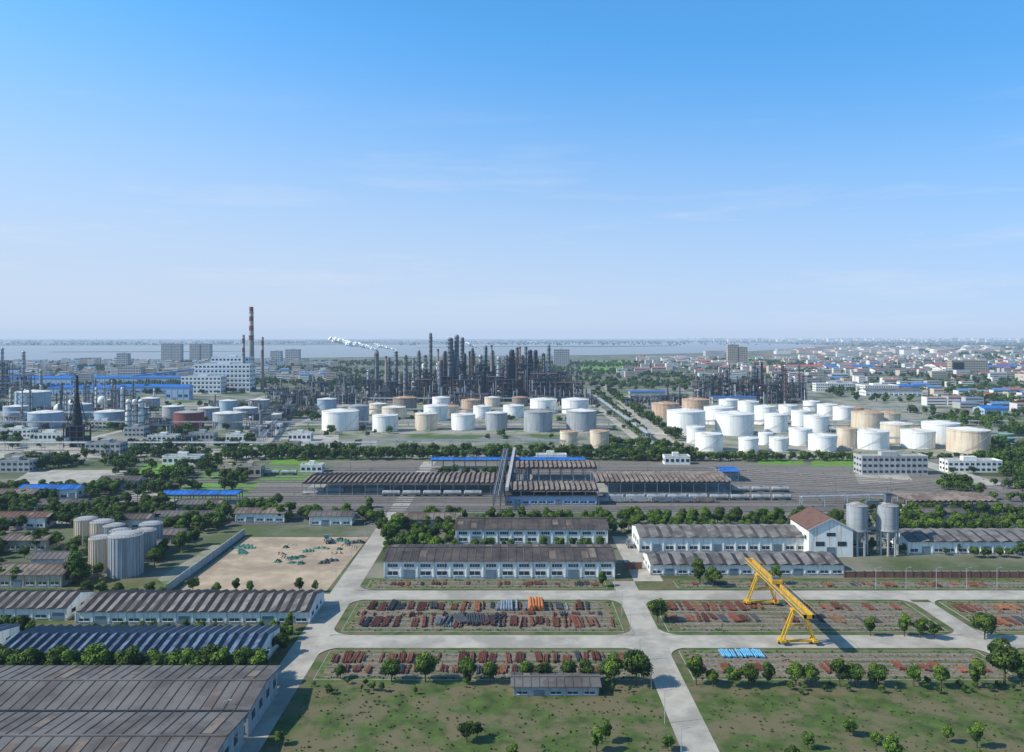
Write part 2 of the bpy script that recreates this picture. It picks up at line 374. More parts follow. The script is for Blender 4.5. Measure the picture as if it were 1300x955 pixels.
# ------------------------------------------------------------------ warehouses
def warehouse(name,x0,x1,y0,y1,he,hr,wall='wallwhite',roof='roofdark',bay=6,multi=False,roof2=None,rows=2,zw=4.0,amp=1.0,open_=False,zb=0,rib='roofgrey'):
    W=x1-x0;Dp=y1-y0;bb=MB(); n=max(2,round(W/bay)); bw=W/n
    if not open_:
        bb.box(0,W,0,Dp,0,he,wall)
        bb.box(-.08,W+.08,-.1,Dp+.1,0,.9,'wallgrey')
        for i in range(n+1): bb.box(max(-.2,i*bw-.25),min(W+.2,i*bw+.25),-.3,-.0,.9,he-.3,wall)
        for i in range(n):
            cx=(i+.5)*bw; ww=bw*.30
            if (i*7+3)%5==0:
                bb.box(cx-ww*1.1,cx+ww*1.1,-.16,0,.05,min(4,he*.62),'door')
            else:
                a,c=he*.22,he*.44
                bb.box(cx-ww,cx+ww,-.12,0,a,c,'glass'); bb.box(cx-ww-.1,cx+ww+.1,-.3,-.12,a-.18,a,'white')
                bb.box(cx-.06,cx+.06,-.16,-.12,a,c,'white')
            if rows>1:
                bb.box(cx-ww,cx+ww,-.12,0,he*.68,he*.84,'glass')
                for k in(-.5,0,.5): bb.box(cx+k*ww-.06,cx+k*ww+.06,-.16,-.12,he*.68,he*.84,'white')
        for sx in (-.1,W):
            for k in range(int(Dp/6)): bb.box(sx,sx+.1,3+k*6,5.4+k*6,he*.4,he*.7,'glass')
    else:
        bb.box(-1,W+1,2,Dp-2,0,1.1,'kerb')
        for yy in (1.2,Dp*.5,Dp-1.2):
            for i in range(n+1):
                bb.box(i*bw-.22,i*bw+.22,yy-.22,yy+.22,0,he+ (0 if yy!=Dp*.5 else (hr-he)*.95),'wallgrey')
            bb.box(0,W,yy-.15,yy+.15,he-.9,he-.1,'steel')
    o=.9
    yy=[-o,Dp/2,Dp+o]; zz=[he+.05,hr,he+.05]
    if not multi:
        for s0,s1 in ((0,1),(1,2)):
            a=(yy[s0],zz[s0]);c=(yy[s1],zz[s1])
            top=[(-o,a[0],a[1]+.25),(W+o,a[0],a[1]+.25),(W+o,c[0],c[1]+.25),(-o,c[0],c[1]+.25)]
            bb.face(top,roof); bb.face([(p[0],p[1],p[2]-.25) for p in reversed(top)],roof)
            k=0;x=0
            while x<=W:
                bb.face([(x-.12,a[0],a[1]+.4),(x+.12,a[0],a[1]+.4),(x+.12,c[0],c[1]+.4),(x-.12,c[0],c[1]+.4)],rib if k%2 else roof)
                bb.face([(x+.12,a[0],a[1]+.4),(x+.12,a[0],a[1]+.25),(x+.12,c[0],c[1]+.25),(x+.12,c[0],c[1]+.4)],roof)
                if random.random()<.16:
                    w2=bw*.8/2; g=(c[1]-a[1])/(c[0]-a[0])
                    t0=U(.05,.5); t1=U(.6,.95); A=a[0]+(c[0]-a[0])*t0; B=a[0]+(c[0]-a[0])*t1
                    bb.face([(x+.4,A,a[1]+.3+(A-a[0])*g),(x+.4+w2,A,a[1]+.3+(A-a[0])*g),(x+.4+w2,B,a[1]+.3+(B-a[0])*g),(x+.4,B,a[1]+.3+(B-a[0])*g)],roof2 or 'roofbrown')
                x+=bw/2;k+=1
        for yf,s in((-o,1),(Dp+o,-1)):
            q=[(-o,yf,he+.05),(W+o,yf,he+.05),(W+o,yf,he+.3),(-o,yf,he+.3)]
            bb.face(q if s>0 else q[::-1],'roofgrey')
        for xx in (0,W): bb.face([(xx,0,he),(xx,Dp,he),(xx,Dp/2,hr)],wall)
        bb.box(-o,W+o,Dp/2-.35,Dp/2+.35,hr+.2,hr+.5,roof)
    else:
        nz=max(2,round(W/zw)); w=W/nz
        for i in range(nz):
            xa,xm,xb=i*w,(i+.62)*w,(i+1)*w
            for s0,s1 in ((0,1),(1,2)):
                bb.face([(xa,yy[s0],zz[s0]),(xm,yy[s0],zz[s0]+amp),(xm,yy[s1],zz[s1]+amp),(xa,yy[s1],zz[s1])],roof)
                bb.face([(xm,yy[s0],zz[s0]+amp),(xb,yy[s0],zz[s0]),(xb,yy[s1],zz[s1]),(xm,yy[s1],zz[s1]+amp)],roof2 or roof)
            bb.face([(xa,-o,he),(xb,-o,he),(xm,-o,he+.05+amp)],roof2 or roof)
        if not open_:
            for xx in (0,W): bb.face([(xx,0,he),(xx,Dp,he),(xx,Dp/2,hr)],wall)
    return bb.build(name,(x0,y0,zb))
warehouse('warehouse',-155,-66,199,224,7,8.6,'wallgrey','roofgrey',6,roof2='roofbrown',rib='roofdark')
warehouse('warehouse',-155,-66,168,196,7,8.6,'wallgrey','roofgrey',6,roof2='roofbrown',rib='roofdark')
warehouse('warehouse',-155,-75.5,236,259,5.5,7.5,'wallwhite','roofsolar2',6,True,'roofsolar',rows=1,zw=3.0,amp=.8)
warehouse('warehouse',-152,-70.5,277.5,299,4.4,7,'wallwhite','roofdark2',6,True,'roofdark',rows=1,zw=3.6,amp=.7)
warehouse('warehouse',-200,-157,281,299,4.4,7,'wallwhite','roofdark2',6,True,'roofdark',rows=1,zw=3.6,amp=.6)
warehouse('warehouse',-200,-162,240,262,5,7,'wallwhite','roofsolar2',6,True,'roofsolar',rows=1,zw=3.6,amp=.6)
warehouse('warehouse',-230,-180,318,334,5,7,'walltan','roofbrown',5,rows=1)
warehouse('warehouse',-52.7,42.3,329,354,7.4,9.6,'wallwhite','roofdark',6.8)
warehouse('warehouse',-27,46,384,408,7.2,9.6,'wallwhite','roofdark',6.6)
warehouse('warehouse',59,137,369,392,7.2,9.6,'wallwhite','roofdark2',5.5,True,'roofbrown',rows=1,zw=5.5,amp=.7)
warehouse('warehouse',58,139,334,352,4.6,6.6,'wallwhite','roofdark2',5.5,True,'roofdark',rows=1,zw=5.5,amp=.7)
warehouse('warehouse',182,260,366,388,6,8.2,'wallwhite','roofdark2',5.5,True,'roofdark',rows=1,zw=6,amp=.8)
warehouse('warehouse',-60,-27,412,424,5.5,7.5,'wallgrey','roofbrown',5.5,rows=1)
warehouse('equipment_shed',0.5,24,222,230,2.6,3.4,'wallgrey','roofgrey',5,rows=1)
for (u,v,w,d,h,wl,rf) in((20,700,28,12,5,'walltan','roofbrown'),(75,652,26,12,5,'wallwhite','roofgrey'),(120,690,18,10,4,'wallgrey','roofgrey'),(160,672,24,10,5,'wallwhite','roofdark'),(230,668,30,10,5,'wallwhite','roofgrey'),(20,672,30,10,6,'wallwhite','brownroof'),(210,690,16,9,4,'walltan','roofgrey'),(250,652,22,10,5,'wallgrey','roofgrey'),(330,664,26,10,5,'wallwhite','roofbrown'),(420,668,22,9,5,'wallwhite','roofgrey'),(60,634,36,12,6,'wallwhite','blueroof'),(150,622,26,12,6,'wallgrey','roofgrey'),(10,640,30,12,6,'wallgrey','roofbrown'),(180,706,14,9,4,'wallwhite','roofgrey'),(60,725,14,9,5,'wallwhite','roofgrey'),(1200,664,22,9,5,'wallwhite','roofgrey'),(560,665,16,8,5,'wallwhite','roofgrey')):
    x,y=G(u,v); warehouse('low_shed',x-w/2,x+w/2,y,y+d,h,h+1.8,wl,rf,5,rows=1)
def gable_house():
    bb=MB(); W,Dp,he,hr=20,24,12.5,17.5
    bb.box(0,W,0,Dp,0,he,'wallwhite')
    for yy,s in((0,1),(Dp,-1)):
        q=[(0,yy,he),(W,yy,he),(W/2,yy,hr)]; bb.face(q if s>0 else q[::-1],'wallwhite')
    o=.8
    for s in(-1,1):
        xe=W/2+s*(W/2+o); ze=he-.35
        q=[(xe,-o,ze+.3),(W/2,-o,hr+.3),(W/2,Dp+o,hr+.3),(xe,Dp+o,ze+.3)]; bb.face(q,'brownroof'); bb.face([(p[0],p[1],p[2]-.3) for p in q],'brownroof')
        bb.face([(xe,-o,ze),(xe,-o,ze+.3),(W/2,-o,hr+.3),(W/2,-o,hr)],'white')
    bb.box(3,7,-.12,0,5,7,'glass'); bb.box(13,17,-.12,0,5,7,'glass'); bb.box(8,12,-.12,0,9.5,11,'glass'); bb.box(8,12,-.14,0,0,4.5,'door')
    for k in range(4): bb.box(-.12,0,3+k*5.5,5.5+k*5.5,7,9,'glass')
    bb.build('loading_house',(135,362,0))
gable_house()
def silo(x,y,extra=False):
    bb=MB(); r=4.7
    for a in range(8):
        t=a*math.pi/4+.4; bb.box(math.cos(t)*r*.9-.35,math.cos(t)*r*.9+.35,math.sin(t)*r*.9-.35,math.sin(t)*r*.9+.35,0,11.6,'wallgrey')
    bb.cyl(0,0,5.5,11.5,1.0,'t_grey',20,r2=r*.98,cap=False); bb.cyl(0,0,11.2,11.9,r+.25,'wallgrey',28)
    bb.cyl(0,0,11.9,22.6,r,'t_grey',36,cap=False)
    for z in(14,17,20): bb.cyl(0,0,z,z+.25,r+.08,'t_grey',36)
    bb.cyl(0,0,22.6,24,r+.15,'r_grey',36,r2=1.0)
    for k in range(24):
        t=k*math.pi/12; bb.rod((math.cos(t)*r,math.sin(t)*r,22.6),(math.cos(t)*r,math.sin(t)*r,23.7),.05,'steel',4)
        t2=t+math.pi/12; bb.rod((math.cos(t)*r,math.sin(t)*r,23.7),(math.cos(t2)*r,math.sin(t2)*r,23.7),.05,'steel',4)
    bb.rod((r+.4,0,0),(r+.4,0,24),.12,'steel',5)
    for z in (4,8): 
        for a in range(8):
            t=a*math.pi/4+.4;t2=t+math.pi/4
            bb.rod((math.cos(t)*r*.9,math.sin(t)*r*.9,z),(math.cos(t2)*r*.9,math.sin(t2)*r*.9,z),.15,'wallgrey',4)
    if extra:
        bb.box(-1.3,1.3,-1.3,1.3,24,28,'steel'); bb.box(-1.6,1.6,-1.6,1.6,28,28.3,'steel'); bb.rod((0,0,28),(0,0,31),.1,'steel',4)
    bb.build('cement_silo',(x,y,0))
silo(159,367); silo(173,367,True)
bb=MB(); bb.box(-3,3,-.8,.8,23.2,24.6,'steel'); bb.rod((-3,-1,25),(3,-1,25),.06,'steel',4); bb.build('silo_walkway',(166,367,0))
def old_tank(x,y,r,h,m,roof='r_grey'):
    bb=MB(); bb.cyl(0,0,0,h,r,m,40,cap=False); bb.cyl(0,0,h,h+.35,r+.2,'wallgrey',40); bb.dome(0,0,h+.35,r*.97,r*.14,roof,32,4)
    for k in range(28):
        t=k*math.pi/14; c,s=math.cos(t)*(r+.1),math.sin(t)*(r+.1); bb.rod((c,s,0),(c,s,h),.14,m,4)
        t2=t+math.pi/14; bb.rod((math.cos(t)*r,math.sin(t)*r,h+.3),(math.cos(t)*r,math.sin(t)*r,h+1.3),.05,'steel',4); bb.rod((math.cos(t)*r,math.sin(t)*r,h+1.3),(math.cos(t2)*r,math.sin(t2)*r,h+1.3),.05,'steel',4)
    bb.build('concrete_tank',(x,y,0))
old_tank(-163,336,6.8,16.5,'t_grey'); old_tank(-165,358,4.6,13,'t_grey'); old_tank(-170,375,5,12,'t_grey')
old_tank(-176,341,4.6,14,'t_cream'); old_tank(-193,375,5,13,'t_cream'); old_tank(-186,372,4.5,12,'t_grey'); old_tank(-206,385,5,12,'t_cream'); old_tank(-180,366,4.4,11,'t_grey')
def wall(name,p,q,h=2.5,t=.3,m='wallgrey'):
    L=math.dist(p,q); bb=MB(); bb.box(0,L,-t/2,t/2,0,h,m); bb.box(0,L,-t/2-.08,t/2+.08,h,h+.15,'kerb')
    k=0
    while k<L: bb.box(k,k+.45,-t/2-.12,t/2+.12,0,h+.3,m); k+=4
    bb.build(name,(p[0],p[1],0),math.atan2(q[1]-p[1],q[0]-p[0]))
wall('boundary_wall',(-135,311),(-135,402),3.2); wall('boundary_wall',(-250,440),(-70,440),2.4)
wall('brick_wall',(138,331),(255,331),2.6,m='brickwall'); wall('brick_wall',(48,343),(56,343),3,m='brickwall')
wall('boundary_wall',(-60,415),(400,412),2.2,m='wallwhite')

def crane():
    bb=MB(); Y='yellow'
    for sx in(-1.2,1.2):
        bb.box(sx-.35,sx+.35,0,64,11.8,13.3,Y); bb.box(sx-.08,sx+.08,.2,63.8,13.3,13.45,'rail')
    for yy in(.4,63.2): bb.box(-1.55,1.55,yy-.4,yy+.4,11.9,13.1,Y)
    for sx in(-2.2,2.2):
        bb.box(min(sx,sx*.72),max(sx,sx*.72),.5,63.5,12.8,12.88,'steel')
        bb.rod((sx,.5,14.0),(sx,63.5,14.0),.05,Y,4)
        for k in range(32): bb.rod((sx,1+k*2,12.9),(sx,1+k*2,14.0),.04,Y,4)
    for yy in (10,48):
        for sx in(-1,1):
            for dy in(-1.2,1.2):
                bb.rod((sx*1.3,yy+dy*.6,11.6),(sx*5.2,yy+dy,1.6),.45,Y,4,r2=.3)
            bb.box(sx*5.2-.8,sx*5.2+.8,yy-1.9,yy+1.9,1.2,2.0,Y)
            for w in (-1.2,1.2): bb.rod((sx*5.2+w*.8,yy-.25,.62),(sx*5.2+w*.8,yy+.25,.62),.42,'blk',10)
        bb.box(-6.6,6.6,yy-.4,yy+.4,.95,1.65,Y)
        bb.box(-3.4,3.4,yy-.25,yy+.25,6.2,6.7,Y)
        bb.box(-2.2,2.2,yy-1.2,yy+1.2,11.0,11.7,Y)
    bb.box(-1.9,1.9,30,34,13.5,14.7,'yellow'); bb.box(-1.2,1.2,31,33,14.7,15.5,'steel')
    bb.rod((0,32,13.5),(0,32,7.5),.07,'blk',4); bb.box(-.4,.4,31.7,32.3,6.6,7.5,'red')
    bb.box(2.3,4.3,41,43.4,9.2,11.4,'yellow'); bb.box(2.2,4.4,40.9,41,9.9,11,'glass'); bb.box(2.3,4.3,40.9,43.5,11.4,11.6,'white')
    for k in range(9): bb.rod((-5.6,47,1.8+k),(-5.0,47,1.8+k),.05,Y,4)
    bb.build('gantry_crane',(93,249,0))
crane()
def truck(m):
    bb=MB(); bb.box(-1.2,1.2,-4.2,2.0,1.1,1.3,'blk'); bb.box(-1.2,1.2,-4.2,1.8,1.3,1.4,m)
    for s in(-1.2,1.12): bb.box(s,s+.08,-4.2,1.8,1.4,2.2,m)
    for s in(-4.2,1.72): bb.box(-1.12,1.12,s,s+.08,1.4,2.2,m)
    bb.box(-1.15,1.15,2.1,4.0,.8,2.0,m); bb.face([(-1.15,2.1,2.0),(1.15,2.1,2.0),(1.05,2.2,2.9),(-1.05,2.2,2.9)],m); bb.face([(1.15,4.0,2.0),(-1.15,4.0,2.0),(-1.05,3.6,2.9),(1.05,3.6,2.9)],'glass')
    bb.face([(1.15,2.1,2.0),(1.15,4.0,2.0),(1.05,3.6,2.9),(1.05,2.2,2.9)],'glass'); bb.face([(-1.15,4.0,2.0),(-1.15,2.1,2.0),(-1.05,2.2,2.9),(-1.05,3.6,2.9)],'glass'); bb.face([(-1.05,2.2,2.9),(1.05,2.2,2.9),(1.05,3.6,2.9),(-1.05,3.6,2.9)],m)
    for y in(-3.2,-1.9,3.0):
        for s in(-1.1,.85): bb.rod((s,y,.5),(s+.25,y,.5),.5,'blk',12)
    return bb.mesh('cargo_truck')
TR=truck('pgrey')
for (x,y,r_) in((56,380,0),(-90,388,.4)): put(TR,'cargo_truck',(x,y,.08),r_)

# ------------------------------------------------------------------ rail yard
def polytrack(y0):
    pts=[(-245,y0),(150,y0),(340,462+(y0-455)*.42),(900,432+(y0-455)*.42)]
    bb=MB()
    for (a,b_) in zip(pts,pts[1:]):
        L=math.dist(a,b_); dx,dy=(b_[0]-a[0])/L,(b_[1]-a[1])/L; nx,ny=-dy,dx
        bb.face([(a[0]+nx*-1.6,a[1]+ny*-1.6,.12),(b_[0]-nx*1.6,b_[1]-ny*1.6,.12),(b_[0]+nx*1.6,b_[1]+ny*1.6,.12),(a[0]+nx*1.6,a[1]+ny*1.6,.12)],'ballast_dark')
        for s in(-.75,.75):
            p0=(a[0]+nx*(s-.11),a[1]+ny*(s-.11)); p1=(b_[0]+nx*(s-.11),b_[1]+ny*(s-.11)); p2=(b_[0]+nx*(s+.11),b_[1]+ny*(s+.11)); p3=(a[0]+nx*(s+.11),a[1]+ny*(s+.11))
            bb.face([(*p0,.42),(*p1,.42),(*p2,.42),(*p3,.42)],'rail'); bb.face([(*p0,.2),(*p1,.2),(*p1,.42),(*p0,.42)],'rail')
        k=0
        while k<L:
            x,y=a[0]+dx*k,a[1]+dy*k; w=.16
            bb.face([(x-dx*w-nx*1.25,y-dy*w-ny*1.25,.2),(x+dx*w-nx*1.25,y+dy*w-ny*1.25,.2),(x+dx*w+nx*1.25,y+dy*w+ny*1.25,.2),(x-dx*w+nx*1.25,y-dy*w+ny*1.25,.2)],'sleeper'); k+=1.2
    bb.build('railway_track')
tracks=[457,463,469,481,487,493,499.5,512,520,528,548,556,566,576,586,598,608]
for t in tracks: polytrack(t)
def rib_shed(u0,v0,u1,he,hr,depth,name='railway_platform_canopy'):
    x0,y0=G(u0,v0);x1,_=G(u1,v0); warehouse(name,x0,x1,y0,y0+depth,he,hr,'wallgrey','roofbrown',8,True,'roofbrown2',zw=3.2,amp=.8,open_=True)
rib_shed(383,629,655,8,9.2,34); rib_shed(757,628,928,8,9.5,36); rib_shed(645,642,760,9.2,10.5,26)
rib_shed(655,612,758,10,11.5,26)
rib_shed(1152,652,1268,7,8.2,22)
warehouse('platform_building',-4,50,473,484,5.5,6,'wallblue','roofgrey',5,rows=1)
for (u0,v0,u1,d,h) in((548,596,742,10,7),(205,641,300,12,6),(918,612,938,20,7),(905,513,960,20,10),(800,507,845,20,12)):
    xa,ya=G(u0,v0);xb,_=G(u1,v0); warehouse('blue_roof_shed',xa,xb,ya,ya+d,h,h+1,'wallgrey','blueroof',8,open_=(h<9),rows=1,roof2='blueroof')
def tankwagon():
    bb=MB(); m='t_grey'
    bb.rod((-5.2,0,2.5),(5.2,0,2.5),1.4,m,18); 
    for s in(-1,1): bb.rod((s*5.2,0,2.5),(s*5.7,0,2.5),1.4,m,18,r2=.9)
    bb.cyl(0,0,3.8,4.3,.5,'steel',12); bb.box(-6,6,-.5,.5,.85,1.15,'blk'); bb.box(-1.5,1.5,-.4,.4,3.9,4.0,'steel')
    for s in(-4,4):
        for w in(-.85,.85):
            for sy in(-.75,.75): bb.rod((s+w,sy-.06,.87),(s+w,sy+.06,.87),.45,'blk',10)
        bb.box(s-1.3,s+1.3,-.9,.9,.6,.85,'steeldark')
    return bb.mesh('tank_wagon')
def gondola(m):
    bb=MB(); bb.box(-6,6,-1.5,1.5,1.1,1.3,m)
    for s in(-1.5,1.4): bb.box(-6,6,s,s+.1,1.3,3.1,m)
    for s in(-6,5.9): bb.box(s,s+.1,-1.4,1.4,1.3,3.1,m)
    for k in range(9):
        for s in(-1.6,1.5): bb.box(-5.95+k*1.47,-5.8+k*1.47,s,s+.1,1.2,3.1,m)
    bb.box(-5.8,5.8,-1.3,1.3,1.3,2.5,'ballast')
    for s in(-4,4):
        for w in(-.85,.85):
            for sy in(-.75,.75): bb.rod((s+w,sy-.06,.87),(s+w,sy+.06,.87),.45,'blk',10)
        bb.box(s-1.3,s+1.3,-.9,.9,.6,1.1,'steeldark')
    return bb.mesh('freight_wagon')
TW=tankwagon(); GW=[gondola('pgrey'),gondola('t_dark'),gondola('wallgrey')]
def train(u0,u1,y,kind):
    xa=(u0-650)/F*y; xb=(u1-650)/F*y; x=xa
    while x<xb:
        put(TW if kind=='t' else random.choice(GW),'tank_wagon' if kind=='t' else 'freight_wagon',(x,y,0)); x+=12.8
train(497,625,499.5,'t'); train(778,925,493,'g'); train(780,1000,487,'t'); train(400,490,512,'g'); train(940,1010,512,'t'); train(680,900,481,'g'); train(860,930,566,'g'); train(300,380,576,'t')
def trestle(p,q,h,w=3,name='pipe_bridge',m='steellight',pipes=4,pm='pipewhite',step=14,cover=None):
    L=math.dist(p,q); bb=MB(); k=0
    while k<=L+.1:
        for s in(-w/2,w/2): bb.box(k-.2,k+.2,s-.2,s+.2,0,h+1.2,m)
        bb.box(k-.15,k+.15,-w/2,w/2,h-.3,h,m); bb.rod((k,-w/2,h*.2),(k,w/2,h*.9),.1,m,4)
        k+=step
    for s in(-w/2,w/2):
        bb.box(0,L,s-.12,s+.12,h-.2,h+.05,m); bb.box(0,L,s-.08,s+.08,h+1.1,h+1.25,m)
        k=0
        while k<L: bb.rod((k,s,h),(min(L,k+step/4),s,h+1.2),.07,m,4); k+=step/4
    for i in range(pipes):
        r=U(.15,.4); y=-w/2+(i+.7)*w/(pipes+.4); bb.rod((-.5,y,h+r+.05),(L+.5,y,h+r+.05),r,random.choice([pm,'steellight','t_grey','columngrey']),6)
    if cover: bb.box(0,L,-w/2,w/2,h+.3,h+2.4,cover)
    bb.build(name,(p[0],p[1],0),math.atan2(q[1]-p[1],q[0]-p[0]))
trestle((-5,640),(-9,455),10,4,pipes=3,step=12,m='steel')
trestle((2,640),(-3,470),9,2,pipes=2,step=12,name='conveyor_gallery',cover='wallgrey',m='steel')
trestle((170,468),(255,478),6,3,pipes=3)
for i in range(26):
    x=-220+i*32+U(-4,4); y=random.choice([475,506,540,592]); bb=MB()
    bb.rod((0,0,0),(0,0,16),.16,'steel',6,r2=.09); bb.box(-1.2,1.2,-.2,.2,15.8,16.1,'steel'); 
    bb.build('floodlight_mast',(x,y,0))

# ------------------------------------------------------------------ storage tanks
def tank(u,vt,vb,hw,m,roof='r_white'):
    yf=CH*F/(vb-428.0); r=hw/F*(yf)*1.02; yc=yf+r; x=(u-650)/F*yc
    h=CH-(vt+1.6*hw*(85/yf)-428)*yf/F; h=max(7,min(h,24)); n=40
    bb=MB(); bb.cyl(0,0,0,.3,r+.5,'kerb',n); bb.cyl(0,0,.3,h,r,m,n,cap=False); bb.cyl(0,0,h-1.0,h-.8,r+.35,m,n); bb.cyl(0,0,h-.02,h+.1,r+.12,m,n)
    bb.cyl(0,0,h+.1,h+.1+r*.13,r*.99,roof,n,r2=.4)
    for k in range(n):
        t=k*2*math.pi/n;t2=t+2*math.pi/n
        if k%2==0: bb.rod((math.cos(t)*r,math.sin(t)*r,h),(math.cos(t)*r,math.sin(t)*r,h+1.1),.06,m,3,cap=False)
        bb.rod((math.cos(t)*r,math.sin(t)*r,h+1.1),(math.cos(t2)*r,math.sin(t2)*r,h+1.1),.06,m,3,cap=False)
    t0=U(3.4,5.2); ns=26
    for k in range(ns):
        t=t0+k/ns*(h*1.5/r); z=.5+k/ns*(h-.5); c,s=math.cos(t),math.sin(t)
        bb.rod((c*r,s*r,z),(c*(r+.9),s*(r+.9),z),.16,'steel',4,cap=False)
        t2=t0+(k+1)/ns*(h*1.5/r); z2=.5+(k+1)/ns*(h-.5)
        bb.rod((c*(r+.9),s*(r+.9),z+1),(math.cos(t2)*(r+.9),math.sin(t2)*(r+.9),z2+1),.07,m,3,cap=False)
    bb.cyl(r*.3,r*.2,h,h+r*.13+.6,.5,'steel',8); bb.rod((0,-r-.1,1),(0,-r-4,1),.3,'pipewhite',6); bb.rod((0,-r-4,1),(U(-10,10),-r-4,1),.3,'pipewhite',6)
    bb.build('storage_tank',(x,yc,0))
W='t_white';C='t_cream';Rr='t_rust';Gy='t_grey';Dk='t_dark';Bl='t_blue'
TK=[(871,519,554,24,W),(932,523,554,24,W),(900,549,574,17,W),(883,541,564,11,W),(950,555,575,12,W),(988,555,574,11,W),(972,549,566,9,W),
(845,511,532,17,Rr,'r_rust'),(883,506,527,17,Rr,'r_rust'),(912,516,540,18,W),(985,525,550,14,W),(971,515,540,13,W),(950,509,527,13,W),(1016,543,567,14,W),(1017,521,542,12,W),(1036,527,550,15,W),(1044,551,574,17,W),
(1075,543,570,12,C,'r_rust'),(1106,545,572,21,W),(1101,522,545,19,C,'r_rust'),(1126,523,542,15,C,'r_rust'),(1138,536,563,19,C,'r_white'),(1165,545,571,20,W),(1194,535,566,22,W),(1229,543,577,25,C,'r_white'),(1277,550,564,9,'t_green','r_grey'),
(1000,514,531,11,W),(1050,513,529,12,W),(1070,516,535,12,W),(925,507,520,12,W),(1030,509,522,10,W),(1085,517,533,11,Rr,'r_rust'),
(432,520,548,23,W),(455,514,541,13,Gy,'r_grey'),(489,526,549,16,W),(500,516,533,15,C),(514,504,522,15,Dk,'r_rust'),(541,524,547,14,C),(553,514,535,15,W),(588,525,547,15,W),(570,515,530,12,C,'r_rust'),(598,507,523,12,Rr,'r_rust'),(630,523,547,14,Gy),(612,515,532,11,W),(652,514,531,13,W),(683,521,549,18,Gy,'r_grey'),(690,506,525,17,W),(730,506,526,17,W),(738,520,548,19,Gy),
(722,547,570,11,C,'r_rust'),(761,546,570,12,C,'r_rust'),(560,504,517,11,W),(625,504,517,10,C),(660,504,516,10,Dk,'r_rust'),(480,512,526,11,C),(415,506,520,12,Bl),
(240,522,545,18,'t_red','r_grey'),(289,523,546,18,Gy),(140,521,544,18,Bl),(58,522,545,20,Bl),(220,515,538,13,Gy),(265,517,538,13,Gy),(312,517,532,15,Gy),(175,517,534,13,Bl),(42,496,521,20,Bl),(102,512,532,14,Bl),(330,507,520,12,Gy),(290,508,522,11,Bl),(20,515,532,14,Bl),(345,525,541,12,C),(190,505,519,12,Gy)]
for t in TK: tank(*t)
for u,v in((76,528),(93,521),(130,517)):
    x,y=G(u,v); bb=MB(); bb.dome(0,0,9,7,7,'t_white',24,8,True)
    for k in range(8):
        t=k*math.pi/4; bb.rod((math.cos(t)*6.6,math.sin(t)*6.6,0),(math.cos(t)*6.6,math.sin(t)*6.6,8.5),.3,'steel',5)
    bb.rod((7,0,0),(7,2,9),.15,'steel',4); bb.build('gas_sphere',(x,y,0))

# ------------------------------------------------------------------ refinery units
def column(x,y,h,r,m='columngrey',name='distillation_column'):
    bb=MB(); bb.cyl(0,0,0,4,r*1.15,'wallgrey',14,r2=r); bb.cyl(0,0,4,h*.6,r,m,14,cap=False); bb.cyl(0,0,h*.6,h*.63,r,m,14,r2=r*.82,cap=False); bb.cyl(0,0,h*.63,h,r*.82,m,14); bb.dome(0,0,h,r*.82,r*.6,m,14,3)
    z=8+U(0,4)
    while z<h:
        bb.cyl(0,0,z,z+.35,r+1.3,'steeldark',12)
        for k in range(8):
            a=k*math.pi/4; bb.rod((math.cos(a)*(r+1.2),math.sin(a)*(r+1.2),z),(math.cos(a)*(r+1.2),math.sin(a)*(r+1.2),z+1.3),.08,'steel',3)
        z+=U(5,9)
    bb.rod((r+.7,0,0),(r+.7,0,h),.3,'steel',4); bb.rod((-r-.5,0,h*.96),(-r-.5,0,3),.35,random.choice(['pipewhite','steelrust']),6); bb.rod((0,0,h),(0,0,h+3),.25,'steel',4)
    bb.build(name,(x,y,0),U(0,6))
def frame(x,y,w,d,h,fl=7,m='steel'):
    bb=MB(); nx=max(2,int(w/7)); ny=2; nz=max(2,int(h/fl))
    for i in range(nx+1):
        for j in range(ny+1): bb.box(-w/2+i*w/nx-.35,-w/2+i*w/nx+.35,-d/2+j*d/ny-.35,-d/2+j*d/ny+.35,0,h+U(-2,3),m)
    for k in range(1,nz+1):
        z=k*h/nz
        bb.box(-w/2-.8,w/2+.8,-d/2-.8,d/2+.8,z-.3,z,random.choice(['steeldark','steeldark','steelrust']))
        for s in(-d/2-.8,d/2+.8): bb.box(-w/2-.8,w/2+.8,s-.05,s+.05,z+.9,z+1.1,'steel')
        for i in range(int(w/3.6)):
            q=random.random(); px=U(-w/2+2,w/2-2); py=U(-d/2+2,d/2-2)
            if q<.4: bb.rod((px-3,py,z-h/nz+2.3),(px+3,py,z-h/nz+2.3),U(.8,1.6),random.choice(['columngrey','steellight','steelrust','t_white']),10)
            elif q<.75: bb.cyl(px,py,z-h/nz,z-1,U(.6,1.8),random.choice(['columngrey','steellight','steelrust','steel']),10)
            else: bb.box(px-2,px+2,py-1.5,py+1.5,z-h/nz,z-h/nz+3.2,random.choice(['steellight','steeldark','wallblue','white']))
    for i in range(nx):
        if random.random()<.5:
            for k in range(nz): bb.rod((-w/2+i*w/nx,-d/2,k*h/nz),(-w/2+(i+1)*w/nx,-d/2,(k+1)*h/nz),.2,m,4)
    for k in range(7):
        px=U(-w/2,w/2); bb.rod((px,-d/2-1,0),(px,-d/2-1,h*U(.4,1)),U(.2,.55),random.choice(['pipewhite','columngrey','steelrust']),6)
    if random.random()<.5: bb.cyl(U(-w/4,w/4),0,h,h+U(6,14),U(1,2.2),'columngrey',12)
    bb.build('process_structure',(x,y,0),0)
